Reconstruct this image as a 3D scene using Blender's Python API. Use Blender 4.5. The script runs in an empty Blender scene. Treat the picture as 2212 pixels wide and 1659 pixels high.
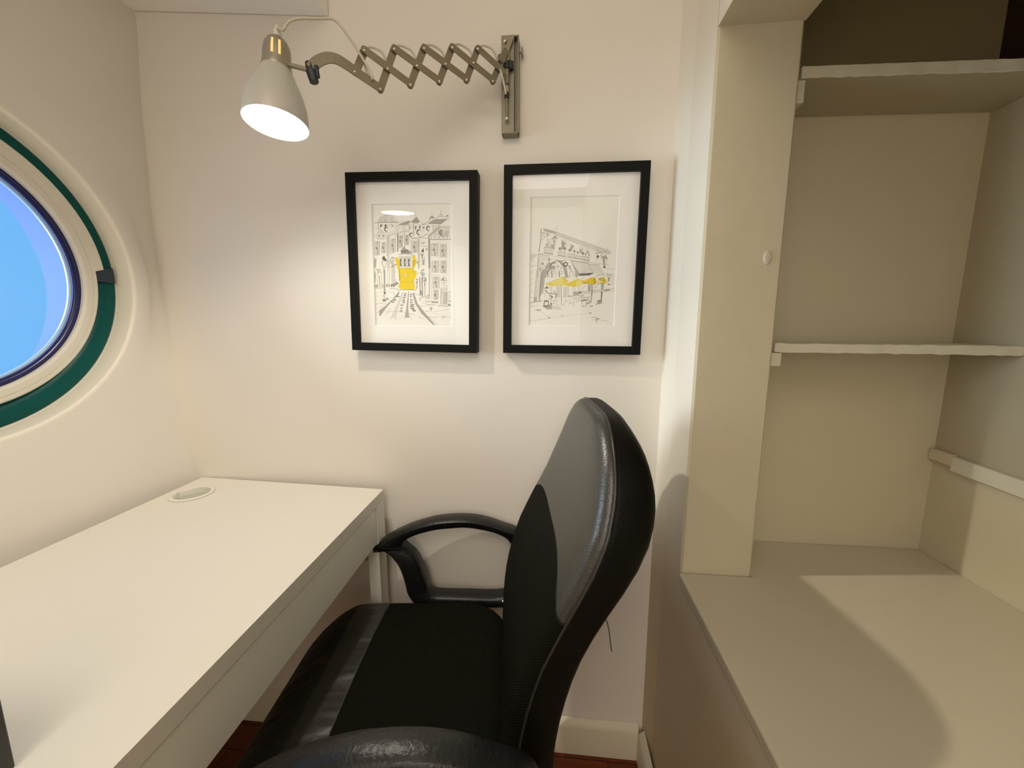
import bpy, bmesh, math, random
from mathutils import Vector, Matrix
random.seed(7)
sc = bpy.context.scene
COL = sc.collection

# ------------------------------------------------------------------ camera
W, H, F = 2212.0, 1659.0, 850.0
CX, CY = W/2, H/2
HZ, VPX = 702.0, 1190.0
TH = math.atan((CY-HZ)/F)
YAW = math.atan((VPX-CX)/math.hypot(F, CY-HZ))
FW = Vector((-math.sin(YAW)*math.cos(TH), math.cos(YAW)*math.cos(TH), -math.sin(TH)))
RT = Vector((math.cos(YAW), math.sin(YAW), 0))
UP = RT.cross(FW)
CAM = Vector((0, 0, 1.172))
cd = bpy.data.cameras.new('camera'); cam = bpy.data.objects.new('camera', cd); COL.objects.link(cam)
cd.sensor_fit = 'HORIZONTAL'; cd.sensor_width = 36; cd.lens = F/W*36; cd.clip_start = .02
M = Matrix((RT, UP, -FW)).transposed().to_4x4(); M.translation = CAM
cam.matrix_world = M
sc.camera = cam

# photo measurements -> world points on known planes (survey helpers)
def ray(x, y): return (FW*F + RT*(x-CX) - UP*(y-CY)).normalized()
def on_plane(x, y, p, n):
    d = ray(x, y); return CAM + d*((Vector(p)-CAM).dot(n)/d.dot(n))
def onY(x, y, Y): return on_plane(x, y, (0, Y, 0), Vector((0, 1, 0)))
def onX(x, y, X): return on_plane(x, y, (X, 0, 0), Vector((1, 0, 0)))
def onZ(x, y, Z): return on_plane(x, y, (0, 0, Z), Vector((0, 0, 1)))

# ------------------------------------------------------------------ materials
def lin(c):
    c = c/255.0
    return c/12.92 if c <= .04045 else ((c+.055)/1.055)**2.4
def rgb(r, g, b): return (lin(r), lin(g), lin(b), 1)

class NT:
    def __init__(s, name):
        s.m = bpy.data.materials.new(name); s.m.use_nodes = True
        s.t = s.m.node_tree; s.b = s.t.nodes['Principled BSDF']; s.o = s.t.nodes['Material Output']
    def n(s, ty, **k):
        nd = s.t.nodes.new(ty)
        for a, v in k.items():
            if a.startswith('_'): nd.inputs[a[1:].replace('_', ' ')].default_value = v
            else: setattr(nd, a, v)
        return nd
    def l(s, a, b): s.t.links.new(a, b)
    def math(s, op, a, b=None, c=None):
        nd = s.n('ShaderNodeMath', operation=op)
        for i, v in enumerate((a, b, c)):
            if v is None: continue
            if isinstance(v, (int, float)): nd.inputs[i].default_value = v
            else: s.l(v, nd.inputs[i])
        return nd.outputs[0]
    def obj(s): return s.n('ShaderNodeTexCoord').outputs['Object']

def mat(name, col, rough=.5, metal=0, bump=0, bscale=30, vary=0, vscale=4, spec=.5, coat=0):
    t = NT(name); t.b.inputs['Roughness'].default_value = rough; t.b.inputs['Metallic'].default_value = metal
    t.b.inputs['Base Color'].default_value = col; t.b.inputs['Specular IOR Level'].default_value = spec
    t.b.inputs['Coat Weight'].default_value = coat
    co = t.obj()
    nz = t.n('ShaderNodeTexNoise', _Scale=vscale, _Detail=4.0); t.l(co, nz.inputs['Vector'])
    mx = t.n('ShaderNodeMix', data_type='RGBA')
    mx.inputs[6].default_value = tuple(c*(1-vary) for c in col[:3])+(1,)
    mx.inputs[7].default_value = tuple(min(1, c*(1+vary)) for c in col[:3])+(1,)
    t.l(nz.outputs[0], mx.inputs[0]); t.l(mx.outputs[2], t.b.inputs['Base Color'])
    if bump:
        n2 = t.n('ShaderNodeTexNoise', _Scale=float(bscale), _Detail=5.0); t.l(co, n2.inputs['Vector'])
        bp = t.n('ShaderNodeBump', _Strength=bump, _Distance=.004)
        t.l(n2.outputs[0], bp.inputs['Height']); t.l(bp.outputs[0], t.b.inputs['Normal'])
    return t.m

def emis(name, col, s):
    t = NT(name); t.b.inputs['Base Color'].default_value = (0, 0, 0, 1)
    t.b.inputs['Emission Color'].default_value = col; t.b.inputs['Emission Strength'].default_value = s
    return t.m

M_wall = mat('wall_paint', (.82, .77, .69, 1), .62, bump=.35, bscale=14, vary=.03, vscale=3)
M_wall_l = mat('window_wall_paint', (.85, .80, .73, 1), .62, bump=.35, bscale=14, vary=.03, vscale=3)
M_strip = mat('lit_face_paint', (.93, .88, .76, 1), .5, bump=.35, bscale=14, vary=.03, vscale=3)  # wall paint lightened: brightness of the lit faces put into the colour
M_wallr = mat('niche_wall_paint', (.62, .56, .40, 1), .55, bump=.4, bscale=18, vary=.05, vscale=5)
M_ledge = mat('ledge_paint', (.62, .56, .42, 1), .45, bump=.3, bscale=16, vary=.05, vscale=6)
M_dark = mat('niche_upper_shade', (.30, .24, .12, 1), .7, bump=.3, bscale=20, vary=.1)  # unlit zone above the top shelf, its shade put into the wall colour
M_shelf = mat('shelf_paint', (.70, .66, .52, 1), .45, bump=.9, bscale=22, vary=.1, vscale=14)
M_ceil = mat('ceiling_paint', (.96, .93, .88, 1), .7, bump=.2, bscale=12, vary=.02)
M_base = mat('baseboard_paint', (.74, .68, .52, 1), .4, bump=.3, bscale=12, vary=.04)
M_desk = mat('white_laminate', (.82, .79, .70, 1), .42, vary=.008, spec=.4)
M_desk2 = mat('white_laminate_side', (.90, .88, .79, 1), .38, vary=.01, spec=.4)
M_ringw = mat('grommet_plastic', (.85, .83, .74, 1), .35)
M_gap = mat('grommet_lid', (.50, .52, .44, 1), .5)
M_blk = mat('black_frame_paint', (.006, .006, .005, 1), .5, bump=.1, bscale=80, spec=.12)
M_mat = mat('mat_board', (.93, .91, .86, 1), .8)
M_bevel = mat('mat_bevel', (.88, .87, .82, 1), .7)
M_paper = mat('drawing_paper', (.90, .88, .80, 1), .8)
M_ink = mat('pencil_line', (.14, .125, .11, 1), .8)
M_ink2 = mat('pencil_grey', (.44, .42, .37, 1), .8)
M_ink3 = mat('pencil_wash', (.76, .74, .665, 1), .8)
M_yel = mat('yellow_wash', (.83, .62, .015, 1), .7, vary=.12, vscale=60)
M_yel2 = mat('yellow_shade', (.60, .43, .02, 1), .7)
M_yel3 = mat('yellow_light', (.86, .74, .18, 1), .7)
M_metal = mat('khaki_metal', (.25, .22, .155, 1), .42, metal=.5, bump=.15, bscale=90, vary=.12, vscale=30)
M_metal_d = mat('bracket_metal', (.27, .24, .175, 1), .5, metal=.35, bump=.2, bscale=70, vary=.15, vscale=25)
M_chrome = mat('bright_screw', (.75, .70, .58, 1), .22, metal=1)
M_rub = mat('black_plastic_knob', (.02, .022, .028, 1), .5)
M_shade = mat('lamp_shade_enamel', (.56, .54, .49, 1), .4, metal=.1, vary=.03)
M_cap = mat('lamp_cap_metal', (.36, .33, .26, 1), .38, metal=.5, vary=.05)
M_shadein = mat('lamp_shade_inside', (.9, .88, .82, 1), .5)
M_cord = mat('clear_cord', (.60, .56, .44, 1), .35)
M_strain = mat('clear_strain_relief', (.66, .64, .56, 1), .3)
M_brown = mat('brown_wire', (.10, .07, .04, 1), .5)
M_plast = mat('black_plastic', (.006, .006, .006, 1), .36, bump=.25, bscale=160, vary=.1, vscale=40, spec=.5)
M_teal = mat('teal_paint', (.002, .085, .08, 1), .35, spec=.15, bump=.2, bscale=10, vary=.25, vscale=6)
M_tealdark = mat('dark_teal_latch', (.01, .03, .05, 1), .4)
M_sash = mat('white_sash_paint', (.76, .72, .62, 1), .4, vary=.02)
M_gask = mat('navy_gasket', (.008, .012, .10, 1), .25)
M_gask2 = mat('pale_glazing_bead', (.45, .62, .85, 1), .25)
M_out = mat('outer_reveal_sky_tint', (.075, .20, .62, 1), .8)  # blue sky light put into the reveal's colour
M_boxd = mat('dark_grey_case', (.045, .04, .036, 1), .5)
M_bulb = emis('bulb_glow', (1, .93, .80, 1), 16)
M_glowin = emis('lit_shade_inside', (1, .93, .80, 1), 20)  # glow added so the lining reads as lit by the bulb
M_slot = emis('slot_glow', (1, .62, .22, 1), 1.1)

def leather(name, kind):
    """black leatherette with a woven mesh zone; UV carries panel coordinates in metres"""
    t = NT(name)
    uv = t.n('ShaderNodeUVMap', uv_map='panel').outputs[0]
    sp = t.n('ShaderNodeSeparateXYZ'); t.l(uv, sp.inputs[0]); u, v = sp.outputs[0], sp.outputs[1]
    if kind == 'back':      # u = q (across), v = z
        a = t.math('ABSOLUTE', u)
        lim = t.math('SUBTRACT', .842, t.math('MULTIPLY', t.math('POWER', t.math('MULTIPLY', a, 5.0), 4.0), .036))
        d = t.math('SUBTRACT', lim, v)
    else:                   # seat: u = p (depth), v = q
        d = t.math('SUBTRACT', u, t.math('ADD', -.118, t.math('MULTIPLY', t.math('MULTIPLY', v, v), .15)))
    mask = t.math('MULTIPLY', t.math('ADD', d, .0006), 900.0); mask.node.use_clamp = True
    seam = t.math('SUBTRACT', 1.0, t.math('MULTIPLY', t.math('ABSOLUTE', d), 450.0)); seam.node.use_clamp = True
    mx = t.n('ShaderNodeMix', data_type='RGBA'); mx.inputs[6].default_value = (.022, .022, .017, 1); mx.inputs[7].default_value = (.006, .0065, .0035, 1)
    t.l(mask, mx.inputs[0]); t.l(mx.outputs[2], t.b.inputs['Base Color'])
    base_r = .34 if kind == 'back' else .40
    r = t.math('ADD', base_r, t.math('MULTIPLY', mask, .42)); t.l(r, t.b.inputs['Roughness'])
    if kind == 'seat':
        fz = t.math('MULTIPLY', t.math('SUBTRACT', -.180, u), 120.0); fz.node.use_clamp = True
        mask2 = t.math('MAXIMUM', mask, fz)
    else: mask2 = mask
    spc = t.math('SUBTRACT', .9, t.math('MULTIPLY', mask2, .83)); t.l(spc, t.b.inputs['Specular IOR Level'])
    # grain
    vo = t.n('ShaderNodeTexVoronoi', _Scale=420.0); t.l(t.obj(), vo.inputs['Vector'])
    # weave
    sc2 = t.n('ShaderNodeVectorMath', operation='SCALE'); t.l(uv, sc2.inputs[0]); sc2.inputs[3].default_value = 1.0
    wv = t.n('ShaderNodeTexWave', wave_type='BANDS', bands_direction='DIAGONAL', _Scale=150.0, _Distortion=.8)
    t.l(uv, wv.inputs['Vector'])
    h = t.math('ADD', t.math('MULTIPLY', t.math('MULTIPLY', wv.outputs['Fac'], mask), 1.0),
               t.math('MULTIPLY', t.math('MULTIPLY', vo.outputs['Distance'], t.math('SUBTRACT', 1.0, mask)), .35))
    h = t.math('SUBTRACT', h, t.math('MULTIPLY', seam, 2.5))
    if kind == 'seat':
        mp = t.n('ShaderNodeMapping'); mp.inputs['Scale'].default_value = (6, 17, 1); t.l(uv, mp.inputs[0])
        nz = t.n('ShaderNodeTexNoise', _Scale=1.0, _Detail=2.0); t.l(mp.outputs[0], nz.inputs['Vector'])
        h = t.math('ADD', h, t.math('MULTIPLY', t.math('MULTIPLY', nz.outputs[0], t.math('SUBTRACT', 1.0, mask)), 30.0))
    bp = t.n('ShaderNodeBump', _Strength=.45, _Distance=.0012); t.l(h, bp.inputs['Height']); t.l(bp.outputs[0], t.b.inputs['Normal'])
    return t.m
M_lback = leather('leather_backrest', 'back')
M_lseat = leather('leather_seat', 'seat')
M_lside = mat('leather_side', (.005, .005, .003, 1), .42, bump=.2, bscale=300, spec=.11)
M_pipe = mat('leather_piping', (.02, .021, .018, 1), .3, spec=.7)

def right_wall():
    t = NT('right_wall_shade_ramp'); co = t.obj(); sp = t.n('ShaderNodeSeparateXYZ'); t.l(co, sp.inputs[0])
    mr = t.n('ShaderNodeMapRange'); mr.inputs['From Min'].default_value = .56; mr.inputs['From Max'].default_value = .80; t.l(sp.outputs[2], mr.inputs[0])  # lit upper and shaded lower wall put into the colour by height
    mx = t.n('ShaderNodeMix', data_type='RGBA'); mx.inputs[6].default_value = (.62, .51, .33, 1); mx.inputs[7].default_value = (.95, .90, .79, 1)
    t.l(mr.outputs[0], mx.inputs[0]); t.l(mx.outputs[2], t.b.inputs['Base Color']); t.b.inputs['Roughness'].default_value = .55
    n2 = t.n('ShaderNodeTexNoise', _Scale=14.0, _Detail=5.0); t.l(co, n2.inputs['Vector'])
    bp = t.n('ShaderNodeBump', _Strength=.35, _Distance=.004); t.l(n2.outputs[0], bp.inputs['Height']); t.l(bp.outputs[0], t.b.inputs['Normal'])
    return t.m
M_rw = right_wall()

def wood():
    t = NT('red_brown_parquet'); co = t.obj()
    mp = t.n('ShaderNodeMapping'); mp.inputs['Scale'].default_value = (1, 1, 1); t.l(co, mp.inputs[0])
    br = t.n('ShaderNodeTexBrick', _Scale=1.0); br.inputs['Brick Width'].default_value = .42; br.inputs['Row Height'].default_value = .07
    br.inputs['Mortar Size'].default_value = .0012
    br.inputs['Color1'].default_value = (.27, .058, .012, 1); br.inputs['Color2'].default_value = (.20, .040, .008, 1); br.inputs['Mortar'].default_value = (.02, .006, .002, 1)
    t.l(mp.outputs[0], br.inputs['Vector'])
    m2 = t.n('ShaderNodeMapping'); m2.inputs['Scale'].default_value = (3, 40, 1); t.l(co, m2.inputs[0])
    nz = t.n('ShaderNodeTexNoise', _Scale=2.0, _Detail=5.0); t.l(m2.outputs[0], nz.inputs['Vector'])
    mx = t.n('ShaderNodeMix', data_type='RGBA', blend_type='MULTIPLY'); mx.inputs[0].default_value = .6
    t.l(br.outputs[0], mx.inputs[6]); t.l(nz.outputs[0], mx.inputs[7]); t.l(mx.outputs[2], t.b.inputs['Base Color'])
    t.b.inputs['Roughness'].default_value = .3; t.b.inputs['Specular IOR Level'].default_value = .3
    return t.m
M_wood = wood()

def glass(name, tint, refl):
    t = NT(name); t.t.nodes.remove(t.b)
    tr = t.n('ShaderNodeBsdfTransparent'); tr.inputs[0].default_value = tint
    gl = t.n('ShaderNodeBsdfGlossy'); gl.inputs['Roughness'].default_value = .0
    ge = t.n('ShaderNodeNewGeometry'); dt = t.n('ShaderNodeVectorMath', operation='DOT_PRODUCT')
    t.l(ge.outputs['Normal'], dt.inputs[0]); t.l(ge.outputs['Incoming'], dt.inputs[1])
    g_ = t.math('SUBTRACT', 1.0, t.math('ABSOLUTE', dt.outputs['Value']))
    f_ = t.math('ADD', .042, t.math('MULTIPLY', t.math('POWER', g_, 5.0), .9))
    mx = t.n('ShaderNodeMixShader'); t.l(t.math('MULTIPLY', f_, refl), mx.inputs[0])
    t.l(tr.outputs[0], mx.inputs[1]); t.l(gl.outputs[0], mx.inputs[2]); t.l(mx.outputs[0], t.o.inputs[0])
    return t.m
M_glass = glass('picture_glass', (1, 1, 1, 1), 1.0)
M_pane = glass('window_glass', (.95, .98, 1, 1), 1.0)

# ------------------------------------------------------------------ object helpers
ORIG = {}
def empty(name, loc, label, cat, group=None, kind=None):
    o = bpy.data.objects.new(name, None); COL.objects.link(o); o.location = loc; o.empty_display_size = .05
    ORIG[o] = Vector(loc)
    if label: o['label'] = label
    if cat: o['category'] = cat
    if group: o['group'] = group
    if kind: o['kind'] = kind
    return o
def mk(name, vf, m, parent=None, smooth=False, bevel=0, seg=2, loc=None, label=None, cat=None, group=None, kind=None, sub=0, ang=40, mi=None, fix=True):
    vs, fs = vf
    if parent is not None: L = ORIG[parent]
    elif loc is not None: L = Vector(loc)
    else:
        xs = [v[0] for v in vs]; ys = [v[1] for v in vs]; zs = [v[2] for v in vs]
        L = Vector(((min(xs)+max(xs))/2, (min(ys)+max(ys))/2, min(zs)))
    me = bpy.data.meshes.new(name); me.from_pydata([tuple(Vector(v)-L) for v in vs], [], fs)
    ms = m if isinstance(m, list) else [m]
    for x in ms: me.materials.append(x)
    if mi:
        for p, i in zip(me.polygons, mi): p.material_index = i
    if fix:
        b = bmesh.new(); b.from_mesh(me); bmesh.ops.recalc_face_normals(b, faces=b.faces); b.to_mesh(me); b.free()
    o = bpy.data.objects.new(name, me); COL.objects.link(o)
    if parent is not None: o.parent = parent; ORIG[o] = L
    else: o.location = L; ORIG[o] = L
    if smooth:
        for p in me.polygons: p.use_smooth = True
    if bevel:
        md = o.modifiers.new('bevel', 'BEVEL'); md.width = bevel; md.segments = seg; md.limit_method = 'ANGLE'; md.angle_limit = math.radians(ang)
        for p in me.polygons: p.use_smooth = True
        md.harden_normals = True
    if sub:
        md = o.modifiers.new('sub', 'SUBSURF'); md.levels = sub; md.render_levels = sub
    if label: o['label'] = label
    if cat: o['category'] = cat
    if group: o['group'] = group
    if kind: o['kind'] = kind
    return o
def join(*parts):
    V, Fc = [], []
    for vs, fs in parts:
        k = len(V); V += list(vs); Fc += [tuple(i+k for i in f) for f in fs]
    return V, Fc
def box(x0, x1, y0, y1, z0, z1):
    v = [(x0,y0,z0),(x1,y0,z0),(x1,y1,z0),(x0,y1,z0),(x0,y0,z1),(x1,y0,z1),(x1,y1,z1),(x0,y1,z1)]
    return v, [(0,3,2,1),(4,5,6,7),(0,1,5,4),(1,2,6,5),(2,3,7,6),(3,0,4,7)]
def hexa(b, t):   # bottom 4, top 4
    return list(b)+list(t), [(0,3,2,1),(4,5,6,7),(0,1,5,4),(1,2,6,5),(2,3,7,6),(3,0,4,7)]
def prism(poly, off):   # poly list of Vector, extruded by off
    n = len(poly); v = [Vector(p) for p in poly]+[Vector(p)+Vector(off) for p in poly]
    return v, [tuple(range(n))[::-1], tuple(range(n, 2*n))]+[(i, (i+1) % n, n+(i+1) % n, n+i) for i in range(n)]
def rings(loops, closed=True, cap=(False, False)):
    n = len(loops[0]); V = [p for l in loops for p in l]; Fc = []
    for k in range(len(loops)-1):
        for i in range(n if closed else n-1):
            j = (i+1) % n; Fc.append((k*n+i, k*n+j, (k+1)*n+j, (k+1)*n+i))
    if cap[0]: Fc.append(tuple(range(n))[::-1])
    if cap[1]: Fc.append(tuple(range((len(loops)-1)*n, len(loops)*n)))
    return V, Fc
def frame_of(d):
    d = Vector(d).normalized(); a = Vector((0, 0, 1)) if abs(d.z) < .9 else Vector((1, 0, 0))
    u = d.cross(a).normalized(); return u, d.cross(u).normalized()
def cyl(p0, p1, r0, r1=None, n=20, cap=True):
    p0, p1 = Vector(p0), Vector(p1); r1 = r0 if r1 is None else r1; u, w = frame_of(p1-p0)
    L = [[p+(u*math.cos(2*math.pi*i/n)+w*math.sin(2*math.pi*i/n))*r for i in range(n)] for p, r in ((p0, r0), (p1, r1))]
    return rings(L, cap=(cap, cap))
def lathe(p, axis, prof, n=40):   # prof [(s along axis, r)]
    ax = Vector(axis).normalized(); u, w = frame_of(ax); p = Vector(p)
    return rings([[p+ax*s+(u*math.cos(2*math.pi*i/n)+w*math.sin(2*math.pi*i/n))*r for i in range(n)] for s, r in prof])
def catmull(P, k=6, closed=False):
    P = [Vector(p) for p in P]; out = []; n = len(P)
    for i in range(n if closed else n-1):
        g = (lambda j: P[j % n]) if closed else (lambda j: P[max(0, min(n-1, j))])
        a, b, c, d = g(i-1), g(i), g(i+1), g(i+2)
        for s in range(k):
            t = s/k
            out.append(.5*((2*b)+(c-a)*t+(2*a-5*b+4*c-d)*t*t+(3*b-a-3*c+d)*t**3))
    if not closed: out.append(P[-1])
    return out
def tube(path, r, n=10, closed=False):
    path = [Vector(p) for p in path]; L = []; m = len(path); u = None
    for i, p in enumerate(path):
        if closed: d = path[(i+1) % m]-path[i-1]
        else: d = path[min(i+1, m-1)]-path[max(i-1, 0)]
        d.normalize()
        if u is None: u, w = frame_of(d)
        else: u = (u-d*u.dot(d)).normalized(); w = d.cross(u)
        L.append([p+(u*math.cos(2*math.pi*k/n)+w*math.sin(2*math.pi*k/n))*r for k in range(n)])
    if closed: L.append(L[0]); return rings(L)
    return rings(L, cap=(True, True))
def ball(c, r, n=12, sq=(1, 1, 1)):
    c = Vector(c); L = []
    for i in range(n//2+1):
        a = math.pi*i/(n//2); rr = max(math.sin(a), .001)
        L.append([c+Vector((rr*math.cos(2*math.pi*k/n)*r*sq[0], rr*math.sin(2*math.pi*k/n)*r*sq[1], math.cos(a)*r*sq[2])) for k in range(n)])
    return rings(L)

# ------------------------------------------------------------------ room shell
YB = .95; XL = -.98; XR = .267; ZC = 2.30; YR = -1.9
ZLEDGE = .68; YP = .757; XP = .402; XN = .82; YN = .895; ZH = 1.658
mk('floor', box(-1.4, .9, YR-.05, 1.0, -.05, 0), M_wood, kind='structure')
mk('ceiling', box(-1.4, 1.0, YR-.05, 1.05, ZC, ZC+.05), M_ceil, kind='structure')
mk('wall_back', box(-1.10, XR-.003, YB, YB+.1, 0, ZC), M_wall, kind='structure')
mk('wall_rear', box(-1.4, 1.0, YR-.1, YR, 0, ZC), M_wall, kind='structure')

# left wall: plastered, slightly bowed near the corner, with the round window opening
WC = (.556, 1.272)
def bow(z):
    pts = [(0, 0), (.75, 0), (.95, -.012), (1.15, -.020), (1.4, -.026), (1.65, -.016), (1.9, 0), (2.4, 0)]
    for (a, b), (c, d) in zip(pts, pts[1:]):
        if a <= z <= c:
            t = (z-a)/(c-a); t = t*t*(3-2*t); return b+(d-b)*t
    return 0
def left_wall():
    N = 144; angs = [2*math.pi*i/N for i in range(N)]
    for cy, cz in ((YB, 0), (YB, ZC), (YR, 0), (YR, ZC)): angs.append(math.atan2(cz-WC[1], cy-WC[0]) % (2*math.pi))
    for z in [x*.06 for x in range(1, 38)]: angs.append(math.atan2(z-WC[1], YB-WC[0]) % (2*math.pi))
    angs = sorted(set(round(a, 5) for a in angs))
    def edge(a):
        c, s = math.cos(a), math.sin(a); t = 1e9
        if c > 1e-6: t = min(t, (YB-WC[0])/c)
        if c < -1e-6: t = min(t, (YR-WC[0])/c)
        if s > 1e-6: t = min(t, (ZC-WC[1])/s)
        if s < -1e-6: t = min(t, -WC[1]/s)
        return t
    loops = []
    for x, r in ((XL-.26, .322), (XL-.05, .25), (XL-.0475, .25), (XL-.0475, .2965), (XL-.040, .2965), (XL-.036, .298), (XL-.005, .3025), (XL-.002, .3038), (XL-.0005, .3062), (XL, .310), (XL, .34)):
        loops.append([Vector((x, WC[0]+r*math.cos(a), WC[1]+r*math.sin(a))) for a in angs])
    for f in (.25, .6, 1.0):
        l = []
        for a in angs:
            R = edge(a); r = .34+(R-.34)*f; y = WC[0]+r*math.cos(a); z = WC[1]+r*math.sin(a)
            k = max(0, min(1, (y-.80)/.15)); l.append(Vector((XL+bow(z)*k, y, z)))
        loops.append(l)
    k = [Vector((XL-.26, p.y, p.z)) for p in loops[-1]]; loops.append(k)
    loops.append([p.copy() for p in loops[0]])
    return rings(loops)
mk('wall_left', left_wall(), M_wall_l, kind='structure', smooth=True, fix=True, loc=(XL, 0, 0))
bpy.data.objects['wall_left'].data.materials.append(M_out); bpy.data.objects['wall_left'].data.materials.append(M_strip)
for p in bpy.data.objects['wall_left'].data.polygons:
    c = p.center
    if c.x < -.052 and math.hypot(c.y-WC[0], c.z-WC[1]) < .36: p.material_index = 1
    p.use_smooth = not (c.x < -.03)
    if p.material_index == 0 and math.hypot(c.y-WC[0], c.z-WC[1]) < .3085: p.material_index = 2  # reveal band takes the lightened paint for the light it catches
md = bpy.data.objects['wall_left'].modifiers.new('n', 'WEIGHTED_NORMAL'); md.keep_sharp = True

# soffit along the window wall
sf = [onY(288, 26, YB), onY(711, 37, YB)]
prof = [Vector((XL-.03, YB-.0, sf[0].z+.003)), Vector((sf[1].x, YB, sf[1].z)), Vector((sf[1].x-.004, YB, ZC)), Vector((XL-.03, YB, ZC))]
mk('trim_1', prism(prof, (0, YR-YB, 0)), M_ceil, kind='structure', bevel=.004)

# right wall: low part with ledge, pier, header  (opening to a shelved niche)
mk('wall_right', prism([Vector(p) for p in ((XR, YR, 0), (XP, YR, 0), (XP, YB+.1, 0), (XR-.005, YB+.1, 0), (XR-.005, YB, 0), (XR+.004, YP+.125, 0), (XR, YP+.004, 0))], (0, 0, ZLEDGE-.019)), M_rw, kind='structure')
# pier with softly chamfered inner corner
PZ = ZLEDGE-.019
pier = [Vector((XR-.005, YB, 0)), Vector((XR+.004, YP+.125, 0)), Vector((XR, YP+.004, 0)), Vector((XR+.004, YP, 0)), Vector((XP-.004, YP, 0)), Vector((XP, YP+.004, 0)), Vector((XP, YB+.1, 0)), Vector((XR-.005, YB+.1, 0))]
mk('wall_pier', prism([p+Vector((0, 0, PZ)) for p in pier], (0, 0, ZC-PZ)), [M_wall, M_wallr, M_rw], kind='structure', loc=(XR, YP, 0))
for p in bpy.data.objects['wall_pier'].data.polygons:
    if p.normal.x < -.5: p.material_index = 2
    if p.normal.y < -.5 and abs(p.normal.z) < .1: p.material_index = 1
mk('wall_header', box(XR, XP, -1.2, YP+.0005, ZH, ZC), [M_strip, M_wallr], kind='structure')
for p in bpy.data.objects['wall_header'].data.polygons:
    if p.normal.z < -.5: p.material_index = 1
mk('wall_right_rear', box(XR, XP, YR, -1.2, ZLEDGE-.02, ZC), M_wall, kind='structure')
mk('trim_2', prism([Vector((x, y, ZLEDGE-.02)) for x, y in ((XR-.004, -1.2), (XN, -1.2), (XN, YN), (XP, YN), (XP, YP-.001), (XR-.004, YP-.001))], (0, 0, .02)), M_ledge, kind='structure', bevel=.004, seg=3)
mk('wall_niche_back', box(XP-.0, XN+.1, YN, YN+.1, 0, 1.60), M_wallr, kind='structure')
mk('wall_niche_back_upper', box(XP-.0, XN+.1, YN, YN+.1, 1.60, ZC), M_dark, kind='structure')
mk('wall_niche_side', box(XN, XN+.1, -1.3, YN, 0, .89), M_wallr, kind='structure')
mk('wall_niche_side_middle', box(XN, XN+.1, -1.3, YN, .89, 1.60), mat('niche_side_shaded', (.46, .41, .29, 1), .6, bump=.3, bscale=18, vary=.05), kind='structure')  # shade put into the colour so this wall blends with the niche back
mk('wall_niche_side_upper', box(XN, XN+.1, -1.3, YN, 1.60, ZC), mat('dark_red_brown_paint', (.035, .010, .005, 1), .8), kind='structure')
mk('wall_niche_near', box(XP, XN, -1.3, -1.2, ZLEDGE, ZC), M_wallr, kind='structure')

# baseboards (moulded top)
def baseb(y0, x0, x1):
    pr = [Vector((x0, y0, 0)), Vector((x0, y0-.016, 0)), Vector((x0, y0-.016, .082)), Vector((x0, y0-.012, .092)), Vector((x0, y0-.004, .100)), Vector((x0, y0, .103))]
    return prism(pr, (x1-x0, 0, 0))
mk('baseboard_back', baseb(YB, XL+.0, XR-.016), M_base, kind='structure', bevel=.0015)
pr = [Vector((XR-.003, YB-.03, 0)), Vector((XR-.019, YB-.03, 0)), Vector((XR-.019, YB-.03, .082)), Vector((XR-.015, YB-.03, .092)), Vector((XR-.006, YB-.03, .100)), Vector((XR-.003, YB-.03, .103))]
mk('baseboard_right', prism([p+Vector((0, .012, 0)) for p in pr], (0, YR-YB, 0)), M_base, kind='structure', bevel=.0015)
mk('baseboard_left', box(XL, XL+.014, YR, YB-.018, 0, .10), M_base, kind='structure', bevel=.003)

# ------------------------------------------------------------------ round window
wn = empty('window_1', (XL-.03, WC[0], WC[1]-.30), 'round porthole window with teal rim and white sash on the left wall', 'window', kind='structure')
def annulus(x, loops, N=128):
    """loops: list of (dx, r or func(angle))"""
    L = []
    for dx, r in loops:
        L.append([Vector((x+dx, WC[0]+(r(a) if callable(r) else r)*math.cos(a), WC[1]+(r(a) if callable(r) else r)*math.sin(a))) for a in [2*math.pi*i/N for i in range(N)]])
    L.append([p.copy() for p in L[0]])
    return rings(L)
xw = XL-.042
mk('window_frame', annulus(xw, [(-.006, .296), (.002, .296), (.004, .293), (.004, .250), (-.006, .250)]), M_teal, wn, smooth=True, label='teal painted outer rim')
def rs(a):
    a = (a+math.pi) % (2*math.pi)-math.pi
    # opening side (upper right): sash reaches further out; below the latch it is narrower
    return .269 if .07 < a < math.pi-.3 else .2515
def rs_in(o): return lambda a: rs(a)-o
sash = mk('sash', annulus(xw+.004, [(0, rs), (.010, rs), (.013, rs_in(.003)), (.013, .243), (.0118, .2425), (.0118, .2405), (.013, .240), (.013, .229), (.009, .2245), (0, .2235)], 360), M_sash, wn, smooth=False)
for p in sash.data.polygons: p.use_smooth = True
md = sash.modifiers.new('es', 'EDGE_SPLIT'); md.split_angle = math.radians(35)
mk('gasket', annulus(xw+.002, [(0, .2240), (.006, .2238), (.005, .2190), (.003, .2135), (0, .213)]), M_gask, wn, smooth=True)
mk('glazing_bead', annulus(xw-.006, [(0, .2140), (.0065, .2134), (.0055, .2095), (0, .209)]), M_gask2, wn, smooth=True)
mk('window_pane', annulus(xw-.004, [(0, .213), (.003, .213), (.003, .0005), (0, .0005)], 96), M_pane, wn)
a0 = .03
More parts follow.
